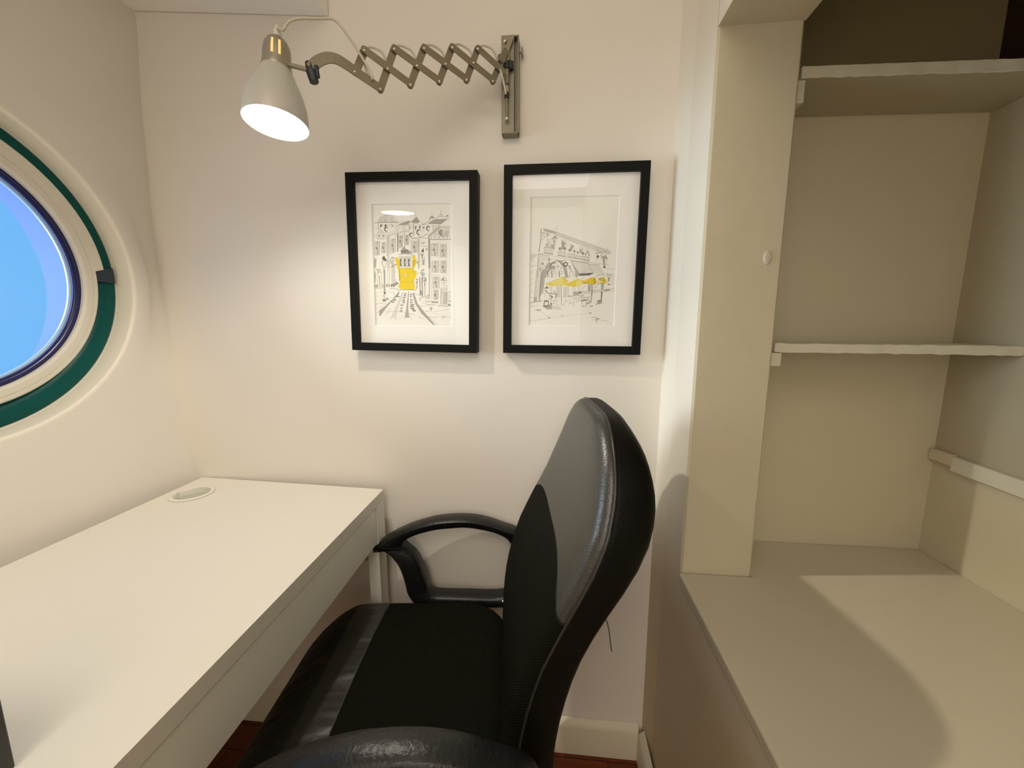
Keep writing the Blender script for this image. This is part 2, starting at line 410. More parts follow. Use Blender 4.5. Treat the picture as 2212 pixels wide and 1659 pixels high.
mk('latch', hexa([(xw+.003, WC[0]+r*math.cos(a), WC[1]+r*math.sin(a)) for r, a in ((.250, a0-.05), (.2925, a0-.05), (.2925, a0+.075), (.250, a0+.075))],
                 [(xw+.0125, WC[0]+r*math.cos(a), WC[1]+r*math.sin(a)) for r, a in ((.2515, a0-.045), (.2905, a0-.045), (.2905, a0+.07), (.2515, a0+.07))]), M_tealdark, wn, bevel=.001)

# ------------------------------------------------------------------ desk
ZT = .757
c0, c1, c2, c3 = [onZ(x, y, ZT) for x, y in ((440, 1030), (828, 1057), (0, 1227), (244, 1659))]
dL = (c2-c0).normalized(); dR = (c3-c1).normalized()
yn = -.28
n0 = c0+dL*((yn-c0.y)/dL.y); n1 = c1+dR*((yn-c1.y)/dR.y)
c0.y = min(c0.y, YB-.003)
ex = (c1-c0).normalized()
def dpt(s, y, z):     # s 0..1 across the depth (0 wall side, 1 room side), y along
    t = (y-yn); a = n0+(c0-n0)*(t/(c0.y-yn)); b = n1+(c1-n1)*(t/(c1.y-yn)); p = a+(b-a)*s
    return Vector((p.x, p.y, z))
desk = empty('desk', (-.68, .3, 0), 'white laminate desk with a long drawer under the round window', 'desk')
def dbox(s0, s1, ya, yb_, z0, z1):
    q = [dpt(s0, ya, 0), dpt(s1, ya, 0), dpt(s1, yb_, 0), dpt(s0, yb_, 0)]
    return hexa([Vector((p.x, p.y, z0)) for p in q], [Vector((p.x, p.y, z1)) for p in q])
g = onZ(415, 1067, ZT); gr = .046
# top with real hole for the cable outlet
def desktop():
    N = 48; o = [c0, c1, n1, n0]; cen = g.copy()
    per = []
    for k in range(4):
        a, b = o[k], o[(k+1) % 4]
        for i in range(12): per.append(a+(b-a)*(i/12))
    hole = []
    for p in per:
        d = (p-cen); d.z = 0; d.normalize(); hole.append(cen+d*(gr-.006))
    out = []
    for z, pts in ((ZT, hole), (ZT, per), (ZT-.027, per), (ZT-.027, hole), (ZT, hole)):
        out.append([Vector((p.x, p.y, z)) for p in pts])
    return rings(out)
mk('tabletop', desktop(), M_desk, desk)
mk('cable_grommet', lathe((g.x, g.y, ZT), (0, 0, 1), [(-.02, gr-.0075), (.0, gr-.0075), (.0025, gr-.0085), (.0035, gr-.006), (.003, gr-.001), (.0006, gr+.0005), (.0004, gr-.004)], 64), M_ringw, desk, smooth=True, label='round white cable outlet ring')
mk('grommet_lid', lathe((g.x, g.y, ZT-.012), (0, 0, 1), [(-.002, .001), (-.002, gr-.008), (0, gr-.008), (0, .001)], 48), M_gap, desk)
yl = c1.y-.044
def leg(s0, s1, ya, yb_): return dbox(s0, s1, ya, yb_, 0, ZT-.027)
mk('leg', leg(.945, 1.0, yl, c1.y-.0), M_desk2, desk, bevel=.001)
mk('leg', leg(.0, .055, c0.y-.045, c0.y-.0), M_desk2, desk, bevel=.001)
mk('leg', leg(.945, 1.0, yn, yn+.044), M_desk2, desk, bevel=.001)
mk('leg', leg(.0, .055, yn, yn+.044), M_desk2, desk, bevel=.001)
mk('drawer', join(dbox(.965, .997, yn+.047, yl-.0025, .637, ZT-.0295), dbox(.30, .965, yn+.06, yl-.02, .645, ZT-.035)), M_desk2, desk, bevel=.0008)
mk('side_panel', dbox(.055, .985, yl+.005, yl+.022, .582, ZT-.027), mat('laminate_inner_shaded', (.42, .38, .26, 1), .5), desk)  # under-desk shade put into this panel's colour
mk('side_panel', dbox(.055, .985, yn+.01, yn+.028, .572, ZT-.027), M_desk2, desk)
mk('back_panel', dbox(.02, .045, yn+.044, c0.y-.045, .45, ZT-.027), M_desk2, desk)

# dark upright case standing on the near end of the desk
bx = onZ(32, 1659, ZT).x
bb = .268
mk('storage_box', box(bx-.17, bx+.001, .10, bb, ZT+.001, ZT+.085), M_boxd, bevel=.002, seg=3,
   label='dark grey box lying on the near left end of the white desk', cat='box')

# ------------------------------------------------------------------ pictures
def pic(name, quad, label, yf, mat_in, strokes, wbar=.0185):
    """quad px corners TL TR BR BL of the front face"""
    P = [onY(x, y, yf) for x, y in quad]
    cen = sum(P, Vector())/4
    w = ((P[1]-P[0]).length+(P[2]-P[3]).length)/2; h = ((P[3]-P[0]).length+(P[2]-P[1]).length)/2
    rot = math.atan2((P[0]-P[3]).x+(P[1]-P[2]).x, (P[0]-P[3]).z+(P[1]-P[2]).z)  # clockwise lean
    u = Vector((math.cos(rot), 0, -math.sin(rot))); v = Vector((math.sin(rot), 0, math.cos(rot)))
    def L(a, b, y): return Vector((cen.x, y, cen.z))+u*a+v*b
    e = empty(name, (cen.x, YB-.002, cen.z-h/2), label, 'picture')
    def rect(a, b): return [(-a, -b), (a, -b), (a, b), (-a, b)]
    hw, hh = w/2, h/2
    loops = []
    for d, y in ((0, YB-.002), (0, yf), (wbar, yf), (wbar, yf+.012), (wbar-.004, yf+.012), (wbar-.004, YB-.002), (0, YB-.002)):
        loops.append([L(a, b, y) for a, b in rect(hw-d, hh-d)])
    mk('frame', rings(loops), M_blk, e, bevel=.0007)
    iw, ih = hw-wbar+.003, hh-wbar+.003
    mq = []
    for x, y in mat_in:
        p = onY(x, y, yf+.012)-Vector((cen.x, yf+.012, cen.z)); mq.append((p.dot(u), p.dot(v)))
    x0 = (mq[0][0]+mq[3][0])/2; x1 = (mq[1][0]+mq[2][0])/2; z1 = (mq[0][1]+mq[1][1])/2; z0 = (mq[2][1]+mq[3][1])/2
    ins = [(x0, z0), (x1, z0), (x1, z1), (x0, z1)]
    ym = yf+.0125
    o_ = rect(iw, ih)
    lo = [[L(a, b, ym) for a, b in o_], [L(a, b, ym) for a, b in ins], [L(a+(.0018 if a < (x0+x1)/2 else -.0018), b+(.0018 if b < (z0+z1)/2 else -.0018), ym+.002) for a, b in ins]]
    V, Fc = rings(lo)
    mk('mat_board', (V, Fc), [M_mat, M_bevel], e, mi=[0]*4+[1]*4)
    # print: paper plus raised pencil marks, one mesh
    yp = ym+.0022
    V = [L(a, b, yp) for a, b in rect(iw, ih)]; Fc = [(0, 1, 2, 3)]; MI = [0]
    lim = (x0+.002, x1-.002, z0+.002, z1-.002)
    lay = [0]
    def loc(pt):
        p = onY(pt[0], pt[1], yp)-Vector((cen.x, yp, cen.z)); return (max(lim[0], min(lim[1], p.dot(u))), max(lim[2], min(lim[3], p.dot(v))))
    def poly(pts, m):
        lay[0] += 1; yy = yp-.00008-lay[0]*1e-7
        k = len(V); V.extend(L(a, b, yy) for a, b in (loc(p) for p in pts)); Fc.append(tuple(range(k, k+len(pts)))); MI.append(m)
    def line(pts, wd=.45, m=1):
        """wd: width in photo pixels (about 1.1 mm each)"""
        lay[0] += 1; yy = yp-.00016-lay[0]*1e-7; wm = wd*.00105
        q = [Vector(loc(p)) for p in pts]
        for a, b in zip(q, q[1:]):
            d = b-a
            if d.length < 1e-6: continue
            d.normalize(); n_ = Vector((-d.y, d.x))*wm/2; a2 = a-d*wm*.25; b2 = b+d*wm*.25
            k = len(V); V.extend(L(c.x, c.y, yy) for c in (a2+n_, a2-n_, b2-n_, b2+n_)); Fc.append((k, k+1, k+2, k+3)); MI.append(m)
    strokes(poly, line)
    mk('print', (V, Fc), [M_paper, M_ink, M_ink2, M_ink3, M_yel, M_yel2, M_yel3], e, mi=MI, fix=False)
    mk('glass', (lambda q: (q, [(0, 1, 2, 3)]))([L(a, b, yf+.0085) for a, b in rect(iw, ih)]), M_glass, e, fix=False)
    mk('backing_board', prism([L(a, b, yp+.003) for a, b in rect(iw-.001, ih-.001)], (0, .006, 0)), M_brown, e)
    return e

def mapper(ox, oy, s):
    f = lambda P: [(ox+x/s, oy+y/s) for x, y in P]
    return f
def wob(a, b, n=5, j=.25):
    out = []
    for i in range(n+1):
        t = i/n; out.append((a[0]+(b[0]-a[0])*t+random.uniform(-j, j), a[1]+(b[1]-a[1])*t+random.uniform(-j, j)))
    return out
def arcp(cx, cy, rx, ry, a0, a1, n=14):
    return [(cx+rx*math.cos(math.radians(a0+(a1-a0)*i/n)), cy+ry*math.sin(math.radians(a0+(a1-a0)*i/n))) for i in range(n+1)]

def tram(poly, line):
    A = mapper(795, 430, 11.058); B = mapper(795, 560, 11.058)
    I, G, LG, Y, YD, YL = 1, 2, 3, 4, 5, 6
    def a(P, w=.5, m=I): line(A(P), w, m)
    def b(P, w=.5, m=I): line(B(P), w, m)
    def pa(P, m): poly(A(P), m)
    def pb(P, m): poly(B(P), m)
    def hatch(f, x0, y0, x1, y1, n, sl=60, w=.45, m=G):
        for i in range(n):
            x = x0+(x1-x0)*(i+.5)/n+random.uniform(-6, 6); line(f([(x+sl/2, y0+random.uniform(-8, 8)), (x-sl/2, y1+random.uniform(-8, 8))]), w, m)
    # washes
    pa([(235, 555), (300, 430), (400, 385), (520, 385), (620, 450), (700, 550)], LG)
    pa([(735, 620), (950, 530), (1030, 540), (930, 610)], G)
    pa([(1030, 545), (1155, 425), (1240, 545), (1180, 578), (1080, 575)], G)
    pa([(1440, 582), (1600, 488), (1900, 480), (1760, 590)], G)
    pa([(1455, 468), (1530, 400), (1600, 460)], G)
    pa([(1600, 660), (1950, 668), (1950, 890), (1500, 860)], LG)
    pa([(220, 825), (300, 720), (380, 830)], LG)
    pa([(450, 900), (520, 880), (505, 1659), (465, 1659)], LG)
    pa([(1190, 950), (1240, 950), (1240, 1659), (1205, 1659)], LG)
    pa([(1455, 960), (1480, 960), (1490, 1659), (1460, 1659)], G)
    pa([(700, 830), (730, 830), (725, 1250), (700, 1250)], G)
    # dome
    a(arcp(470, 560, 235, 180, 180, 360), .5, G); a([(165, 565), (740, 555)], .9); a([(250, 580), (255, 720)], 1.2, G); a([(650, 570), (660, 690)], .4, G)
    for x in (320, 430, 580): a(arcp(x, 490, 28, 42, 60, 300), .7, G); a([(x-10, 500), (x+25, 520)], .5, G)
    a(arcp(470, 470, 95, 100, 120, 250), .4, G); a([(430, 340), (425, 385)], .5, G)
    for x in (320, 425): a(arcp(x, 650, 25, 40, 180, 350), 1.2); pa([(x-22, 680), (x-18, 620), (x, 610), (x-2, 680)], I)
    a(arcp(550, 650, 50, 50, 180, 360), .6, G); pa([(560, 660), (560, 610), (595, 630), (590, 670)], G)
    # rooftops and finials
    a([(720, 620), (960, 525), (1030, 540)], .5); a([(735, 625), (1000, 610)], .4); hatch(A, 760, 540, 1000, 615, 9, 90)
    a([(1040, 545), (1110, 490), (1150, 420), (1180, 480), (1245, 545)], .4); a([(1130, 250), (1150, 400)], .4, G); a([(1115, 390), (1165, 400)], .4, G)
    hatch(A, 1090, 470, 1200, 575, 7, 30)
    a([(1450, 465), (1530, 400), (1590, 450)], .4); a([(1525, 290), (1528, 400)], .6, G); a([(1470, 470), (1470, 540)], .5); a([(1500, 480), (1500, 530)], .6, G)
    a([(1735, 260), (1735, 350), (1765, 400)], .5); a([(1670, 420), (1740, 370), (1790, 400)], .5); a([(1660, 425), (1800, 415)], .7, G); a([(1640, 440), (1650, 480)], 1.0, G)
    pa([(1820, 420), (1930, 375), (1900, 410)], I); a([(1790, 430), (1950, 420)], .4, G); a([(1870, 440), (1880, 470)], .8, G)
    a([(1440, 582), (1590, 488), (1920, 480)], .5); a([(1440, 586), (1760, 590)], .7); hatch(A, 1500, 500, 1800, 580, 12, 90)
    a([(1310, 605), (1440, 545)], 1.4, G); a([(1300, 610), (1440, 620)], .5)
    # towers
    a([(1080, 580), (1090, 870)], 1.8, G); a([(1215, 580), (1215, 740)], .4, G); a([(1290, 540), (1310, 800)], .5, G); a([(970, 600), (980, 800)], .4, G)
    for x, y0, y1 in ((1140, 640, 730), (1240, 630, 710), (1330, 660, 710)): pa([(x-18, y1), (x-10, y0), (x+14, y0-6), (x+10, y1-10)], I)
    a([(1300, 600), (1305, 530)], .4, G); a([(1550, 620), (1560, 740)], 1.5, G); a([(1610, 630), (1620, 650)], 2, G); a([(1670, 630), (1720, 630)], 1.4, G)
    a(arcp(1000, 660, 25, 35, 0, 360), .9, G); a([(1000, 690), (1005, 720)], .9)
    for x, y in ((700, 690), (860, 690)): a(arcp(x, y, 40, 45, 0, 330), .8, G); a([(x, y+40), (x-15, y+90)], .7, G)
    # trees / lamps on roofs
    for x, y, r in ((440, 720, 45), (1215, 790, 55), (1440, 700, 45), (1035, 850, 40)):
        a(arcp(x, y, r, r*1.1, 60, 330), 1.6, G); a(arcp(x-6, y+3, r*.7, r*.8, 90, 280), 1.2, I if r > 46 else G); a([(x, y+r), (x+5, y+r+45)], 1.0, G)
    a([(1470, 870), (1720, 680)], 2.2, G); a([(1440, 860), (1700, 660)], .5); a([(1700, 665), (1980, 655)], .6)
    a([(1245, 920), (1420, 830)], 1.2, G); a([(1245, 925), (1480, 940)], .5)
    pa([(1680, 780), (1750, 735), (1780, 790), (1770, 900), (1700, 850)], G); a([(1690, 770), (1750, 740), (1780, 770)], 1.3); a([(1700, 800), (1780, 900)], 1.4)
    hatch(A, 1800, 770, 1930, 880, 7, 40, .6)
    a([(1470, 970), (2000, 962)], 1.0); a([(1450, 880), (1980, 892)], .5, G); a([(1500, 915), (1920, 920)], .4, G)
    for x in (1510, 1600, 1700, 1810, 1890): a([(x, 880), (x-5, 950)], 1.1, G)
    # cornice left
    a([(160, 710), (280, 715), (380, 830)], .5, G); a([(280, 720), (215, 820)], .6, G); a([(330, 740), (420, 830), (500, 800), (700, 770)], .5, G)
    a([(160, 855), (440, 870)], .6); a([(160, 900), (440, 905)], .5, G); a([(190, 950), (400, 960)], .5, G)
    for x in (265, 365): a([(x, 860), (x, 895)], 1.8)
    for x in range(230, 400, 28): a([(x, 925), (x+8, 945)], 1.2, G)
    for x in range(480, 1000, 48): a([(x+random.uniform(-8, 8), 880-(x-480)*.2), (x+6, 840-(x-480)*.2)], 1.2, G)
    a([(450, 900), (700, 800), (1000, 740)], .5, G)
    # perspective verticals
    for x, y0, y1, w, m in ((455, 900, 1350, 1.4, G), (480, 890, 1650, .6, G), (505, 880, 1300, .7, G), (655, 860, 1260, .5, G), (705, 840, 1250, 1.2, I), (725, 840, 1180, .5, G),
                      (835, 830, 1100, .5, G), (875, 820, 1120, 1.0, G), (985, 820, 1000, .5, G), (1035, 980, 1270, 1.2, G), (1190, 950, 1290, .6, G), (1205, 960, 1650, 1.3, G), (1230, 980, 1650, .5, G),
                      (1455, 870, 1650, 1.4, I), (1480, 980, 1650, .6, G)):
        a([(x, y0), (x+random.uniform(-3, 3), y1)], w, m)
    a([(1040, 940), (1190, 930), (1250, 900)], 1.0); a([(1040, 985), (1200, 975)], .5, G)
    # window helper
    def win(f, x0, y0, x1, y1, sk=0, dark=True):
        P = [(x0, y0+sk), (x1, y0), (x1, y1), (x0, y1+sk)]
        poly(f(P), LG)
        line(f(P+[P[0]]), .5, G); mxx = (x0+x1)/2
        line(f([(mxx, y0), (mxx, y1)]), .7, G); line(f([(x0, (y0+y1)/2+sk/2), (x1, (y0+y1)/2)]), .5, G)
        hatch(f, x0, y0, x1, y1, 6, 6, .35)
        if dark:
            poly(f([(mxx-14, y0+25), (mxx+18, y0+22), (mxx+6, y0+60)]), I)
            poly(f([(mxx-32, (y0+y1)/2-25), (mxx, (y0+y1)/2-30), (mxx-4, (y0+y1)/2+35), (mxx-28, (y0+y1)/2+30)]), I)
            poly(f([(mxx, (y0+y1)/2+55), (mxx+26, (y0+y1)/2+50), (mxx+24, y1-18), (mxx+4, y1-22)]), G)
    win(A, 160, 1020, 285, 1330); win(A, 325, 1030, 420, 1290, 0); win(A, 535, 940, 655, 1270, 40); win(A, 740, 870, 830, 1150, 20); win(A, 895, 860, 970, 1090, 10)
    win(A, 1060, 1010, 1170, 1280); win(A, 1500, 1060, 1680, 1360); win(A, 1720, 1080, 1870, 1385); win(B, 1525, 40, 1695, 315); win(B, 1735, 40, 1870, 325)
    win(B, 1545, 420, 1705, 695); win(B, 1560, 740, 1680, 965)
    a([(130, 995), (300, 1010)], .4, G); a([(160, 1340), (270, 1340)], .5, G); a([(1260, 1030), (1370, 1035)], 1.0, G); a([(1285, 1135), (1420, 1130)], 1.2, G); hatch(A, 1270, 1040, 1350, 1090, 6, 20)
    a(arcp(1400, 1200, 15, 20, 0, 360), 1, G)
    # street lamp on the right facade
    pa([(1265, 1255), (1325, 1165), (1335, 1280)], I); pa([(1250, 1300), (1330, 1300), (1300, 1440), (1285, 1430)], G); a([(1290, 1440), (1290, 1500)], 1.0); pa([(1285, 1570), (1350, 1350), (1350, 1580)], G)
    b(arcp(1320, 320, 50, 80, 90, 300), 1.0); b([(1190, 325), (1360, 330)], .6, G); b([(1320, 240), (1310, 380)], 1.2, G); b(arcp(1325, 360, 30, 25, 0, 360), 1, G)
    # round windows
    a(arcp(590, 1475, 50, 85, 60, 330), 1.0); a([(560, 1480), (650, 1470)], .6, G); a([(595, 1400), (600, 1550)], 1.2, G)
    b(arcp(1810, 505, 65, 75, 0, 360), .7, G); b([(1740, 500), (1870, 505)], .7); b([(1810, 430), (1812, 580)], .8); pb([(1745, 495), (1800, 440), (1805, 500)], G)
    # left lamp post
    pa([(330, 1430), (375, 1345), (455, 1470), (380, 1475)], I); a([(320, 1490), (460, 1480)], .6); a([(325, 1490), (375, 1650)], 1.6, G); a([(440, 1490), (400, 1650)], .7, G)
    b([(330, 50), (375, 230), (400, 250), (440, 50)], .9, G); b([(345, 265), (410, 262)], 1.2, G); pb([(372, 260), (412, 260), (415, 780), (385, 780)], G)
    b([(385, 260), (385, 780)], .8); b([(385, 790), (380, 970)], 1.0); b([(415, 790), (420, 970)], .6, G); pb([(375, 785), (430, 785), (420, 830), (380, 830)], I); pb([(345, 970), (430, 965), (435, 1000), (350, 1000)], I)
    # left shop front
    hatch(A, 130, 1420, 200, 1640, 8, 18); b([(130, 40), (200, 45)], .4, G); hatch(B, 130, 20, 200, 200, 6, 18); b([(200, 255), (300, 250)], 2.4, G)
    b([(235, 290), (240, 680)], 1.0, G); b([(325, 290), (330, 680)], .7, G); b([(275, 400), (285, 660)], 1.8, G); b(arcp(265, 320, 25, 25, 180, 380), 1.2, G)
    b([(130, 310), (180, 310)], .6, G); hatch(B, 130, 330, 190, 560, 9, 14); pb([(140, 610), (230, 605), (230, 670), (150, 680)], G); b([(150, 695), (420, 680)], .9, G)
    for x in (340, 440, 490, 550): pb([(x, 600), (x+25, 590), (x+20, 670), (x, 660)], I if x > 400 else G)
    for x in (470, 515, 570, 600): b([(x, 30), (x+4, 600)], .7 if x < 560 else 1.2, G)
    b([(560, 185), (680, 120)], 1.4); b([(600, 200), (640, 190)], .7, G); b([(625, 180), (640, 530)], 1.2, G); b([(600, 300), (680, 300)], .5, G); b([(620, 520), (700, 485)], .6)
    # bench by the tram
    pb([(540, 640), (690, 530), (730, 570), (620, 660)], G); b([(545, 640), (690, 540)], 1.4); b([(600, 660), (730, 570)], 1.2); b([(520, 700), (700, 690)], 1.2, G)
    # tram
    pa([(780, 1240), (870, 1140), (930, 1210), (1060, 1290), (800, 1310)], G); a([(780, 1240), (880, 1130)], 1.0); a([(790, 1260), (960, 1215)], 1.6); a([(790, 1300), (1060, 1300)], 1.2, G); hatch(A, 800, 1230, 1000, 1300, 8, 60, .7, I)
    a([(720, 1330), (900, 1310), (1060, 1335), (1130, 1360)], .6)
    pa([(640, 1410), (720, 1380), (745, 1659), (700, 1659)], Y); pa([(1060, 1350), (1120, 1365), (1155, 1440), (1150, 1560), (1090, 1659), (1060, 1659)], Y)
    pb([(700, 20), (745, 20), (750, 215), (722, 215)], Y); pb([(1065, 20), (1140, 20), (1090, 190), (1065, 200)], YD)
    for x in (750, 850, 945):
        poly([(795+p[0]/11.058, 430+p[1]/11.058) for p in [(x, 1375), (x+80, 1370), (x+80, 1615), (x, 1620)]], LG)
        a([(x, 1620), (x, 1375), (x+80, 1370), (x+80, 1615), (x, 1620)], .6, G)
        pa([(x+12, 1420), (x+50, 1450), (x+30, 1530), (x+55, 1600), (x+15, 1605)], I); a(arcp(x+48, 1440, 18, 30, 60, 300), .9); a(arcp(x+48, 1560, 18, 25, 60, 300), .9)
    a([(720, 1655), (1090, 1650)], 1.2, YD)
    pb([(720, 220), (1090, 215), (1090, 545), (960, 560), (800, 550), (745, 520)], Y)
    pb([(1090, 250), (1150, 280), (1165, 340), (1150, 400), (1090, 520)], Y); pb([(720, 230), (760, 240), (780, 500), (745, 520)], YD)
    pb([(770, 545), (1100, 530), (1115, 640), (1110, 720), (800, 725), (715, 655)], Y)
    b([(745, 520), (800, 550), (960, 560), (1060, 540), (1100, 505)], .8, YD); b([(800, 725), (1110, 722)], .9, YD); b([(730, 220), (1080, 220)], 1.0, YD); b([(1090, 250), (1100, 520)], .7, YD)
    pb(arcp(893, 380, 30, 30, 0, 340, 12), LG); b(arcp(893, 380, 32, 32, 0, 360), .5, YD); pb(arcp(888, 380, 8, 10, 0, 340, 6), YD)
    b([(680, 725), (1160, 735)], 1.4, G); b([(1150, 480), (1180, 480), (1160, 700)], 2.2, G); b([(1140, 560), (1170, 540)], 1.6); pa([(1160, 1480), (1195, 1490), (1190, 1550), (1165, 1540)], G)
    # right shops
    b([(1240, 420), (1380, 440)], .8, G); b([(1235, 440), (1245, 850)], 1.6); b([(1290, 450), (1300, 870)], 1.6); b([(1350, 470), (1350, 900)], .9, G); pb([(1240, 740), (1285, 760), (1300, 870), (1240, 840)], G)
    b(arcp(1340, 500, 50, 60, 200, 380), 1.1); pb([(1310, 490), (1390, 480), (1350, 560)], G); b([(1350, 560), (1355, 640)], 1.1)
    b([(1370, 480), (1375, 960)], .6, G); b([(1465, 20), (1460, 940)], 1.8, G); b([(1500, 60), (1510, 970)], .5, G)
    b([(1520, 375), (1690, 385)], .6, G); b([(1740, 610), (1880, 625)], .7, G); b([(1540, 735), (1700, 740)], .6, G)
    pb([(1745, 670), (1800, 660), (1870, 680), (1880, 1090), (1735, 1080)], LG); b([(1745, 680), (1735, 1080)], 1.4, G); b([(1880, 650), (1885, 1080)], .7, G); b([(1800, 780), (1810, 1060)], .6, G); hatch(B, 1800, 800, 1880, 1080, 9, 20); b([(1740, 790), (1880, 800)], .6, G)
    b([(1370, 1010), (1500, 1005)], 1.6, G); pb([(1510, 1000), (1680, 1005), (1675, 1050), (1520, 1045)], G); b([(1380, 1075), (1620, 1090)], 1.0, G); b([(1670, 1105), (1890, 1125)], 1.6, G)
    b([(1900, 780), (2000, 785)], .8, G); b([(1910, 800), (1905, 1000)], .5, G); b([(1960, 810), (1950, 960)], .7, G); pb([(1900, 1060), (1970, 1065), (1980, 1120), (1905, 1120)], G); b([(1920, 990), (1985, 1010)], 1.2)
    b(arcp(1440, 900, 35, 40, 90, 330), 1.2, G); b([(1100, 810), (1340, 905), (1230, 925)], .9, G); b([(1235, 930), (1245, 990)], 1.8, G)
    # pavement and rails
    for P, w, m in (([(170, 820), (350, 770), (430, 790)], .4, G), ([(170, 890), (360, 860)], .4, G), ([(160, 990), (350, 960), (640, 900)], .4, G), ([(160, 1075), (430, 1030)], .9, G), ([(170, 1180), (440, 1060), (600, 1000)], .4, G),
                    ([(170, 1285), (330, 1230), (800, 1260), (960, 1280)], .5, G), ([(290, 1130), (340, 1150)], .4, G), ([(470, 960), (540, 1000)], .5, G), ([(610, 790), (640, 860)], 1.0, G), ([(440, 760), (610, 800)], .4, G),
                    ([(1210, 1110), (1370, 1120), (1480, 1090)], .6, G), ([(1290, 1060), (1390, 1040)], .6, G), ([(1600, 1245), (1950, 1190)], .5, G), ([(1370, 1240), (1480, 1255)], .9, G), ([(1440, 1370), (1640, 1395)], .8, G),
                    ([(1560, 1270), (1800, 1440)], .35, G), ([(1010, 1300), (1120, 1330)], .9, G), ([(1170, 1370), (1310, 1395)], .5, G), ([(700, 1430), (880, 1340)], .35, G), ([(1240, 1400), (1370, 1440)], .4, G), ([(480, 1190), (560, 1190)], .7, G), ([(430, 1270), (520, 1265)], .8, G), ([(400, 1330), (460, 1300)], .6, G)):
        b(P, w, m)
    b(arcp(1505, 1180, 22, 28, 0, 360), 1.2, G); b([(1505, 1200), (1515, 1235)], .8, G); b(arcp(460, 945, 14, 18, 0, 360), 1.2)
    pb([(750, 760), (735, 840), (440, 1130), (300, 1350), (265, 1350), (260, 1240), (430, 1120), (720, 830)], G); b([(740, 770), (715, 840), (440, 1110), (270, 1230)], .9); b([(730, 800), (430, 1150), (290, 1350)], .7)
    pb([(830, 790), (845, 800), (690, 1220), (650, 1430), (560, 1390), (640, 1190)], LG); b([(830, 790), (640, 1190), (530, 1460)], .6, G); b([(845, 800), (700, 1200), (650, 1440)], .5, G)
    pb([(965, 770), (975, 780), (950, 1200), (990, 1390), (880, 1400), (910, 1200)], G); b([(965, 770), (930, 1100), (880, 1430)], .7, G); b([(975, 780), (955, 1200), (1050, 1470)], .5, G)
    pb([(1065, 800), (1100, 830), (1180, 1060), (1420, 1360), (1600, 1570), (1560, 1570), (1280, 1290), (1140, 1050)], G); b([(1065, 800), (1130, 1050), (1280, 1290), (1580, 1570)], .9); b([(1100, 820), (1180, 1060), (1420, 1360), (1670, 1570)], .8, G)
    for x, y, w_ in ((890, 830, 40), (880, 880, 55), (860, 930, 50), (855, 990, 60), (850, 1040, 50), (810, 1105, 60), (800, 1180, 50), (790, 1240, 60), (1020, 850, 45), (1025, 900, 30), (1030, 980, 50), (1035, 1040, 50), (1055, 1095, 90), (1050, 1140, 90), (1060, 1185, 80), (1080, 1215, 50), (1110, 1240, 60), (720, 900, 60), (640, 980, 60), (600, 1030, 60)):
        for k in range(3): b([(x-w_/2+random.uniform(-6, 6), y-12+k*11), (x+w_/2+random.uniform(-6, 6), y-20+k*11)], 1.0, I if k == 0 else G)
    # signature and tick on the mat
    b([(1730, 1350), (1780, 1370), (1850, 1345), (1800, 1385), (1760, 1390)], .5, G); b([(1790, 1350), (1795, 1410)], .6, G); b([(1800, 1385), (1900, 1385), (2010, 1393)], .5, G)

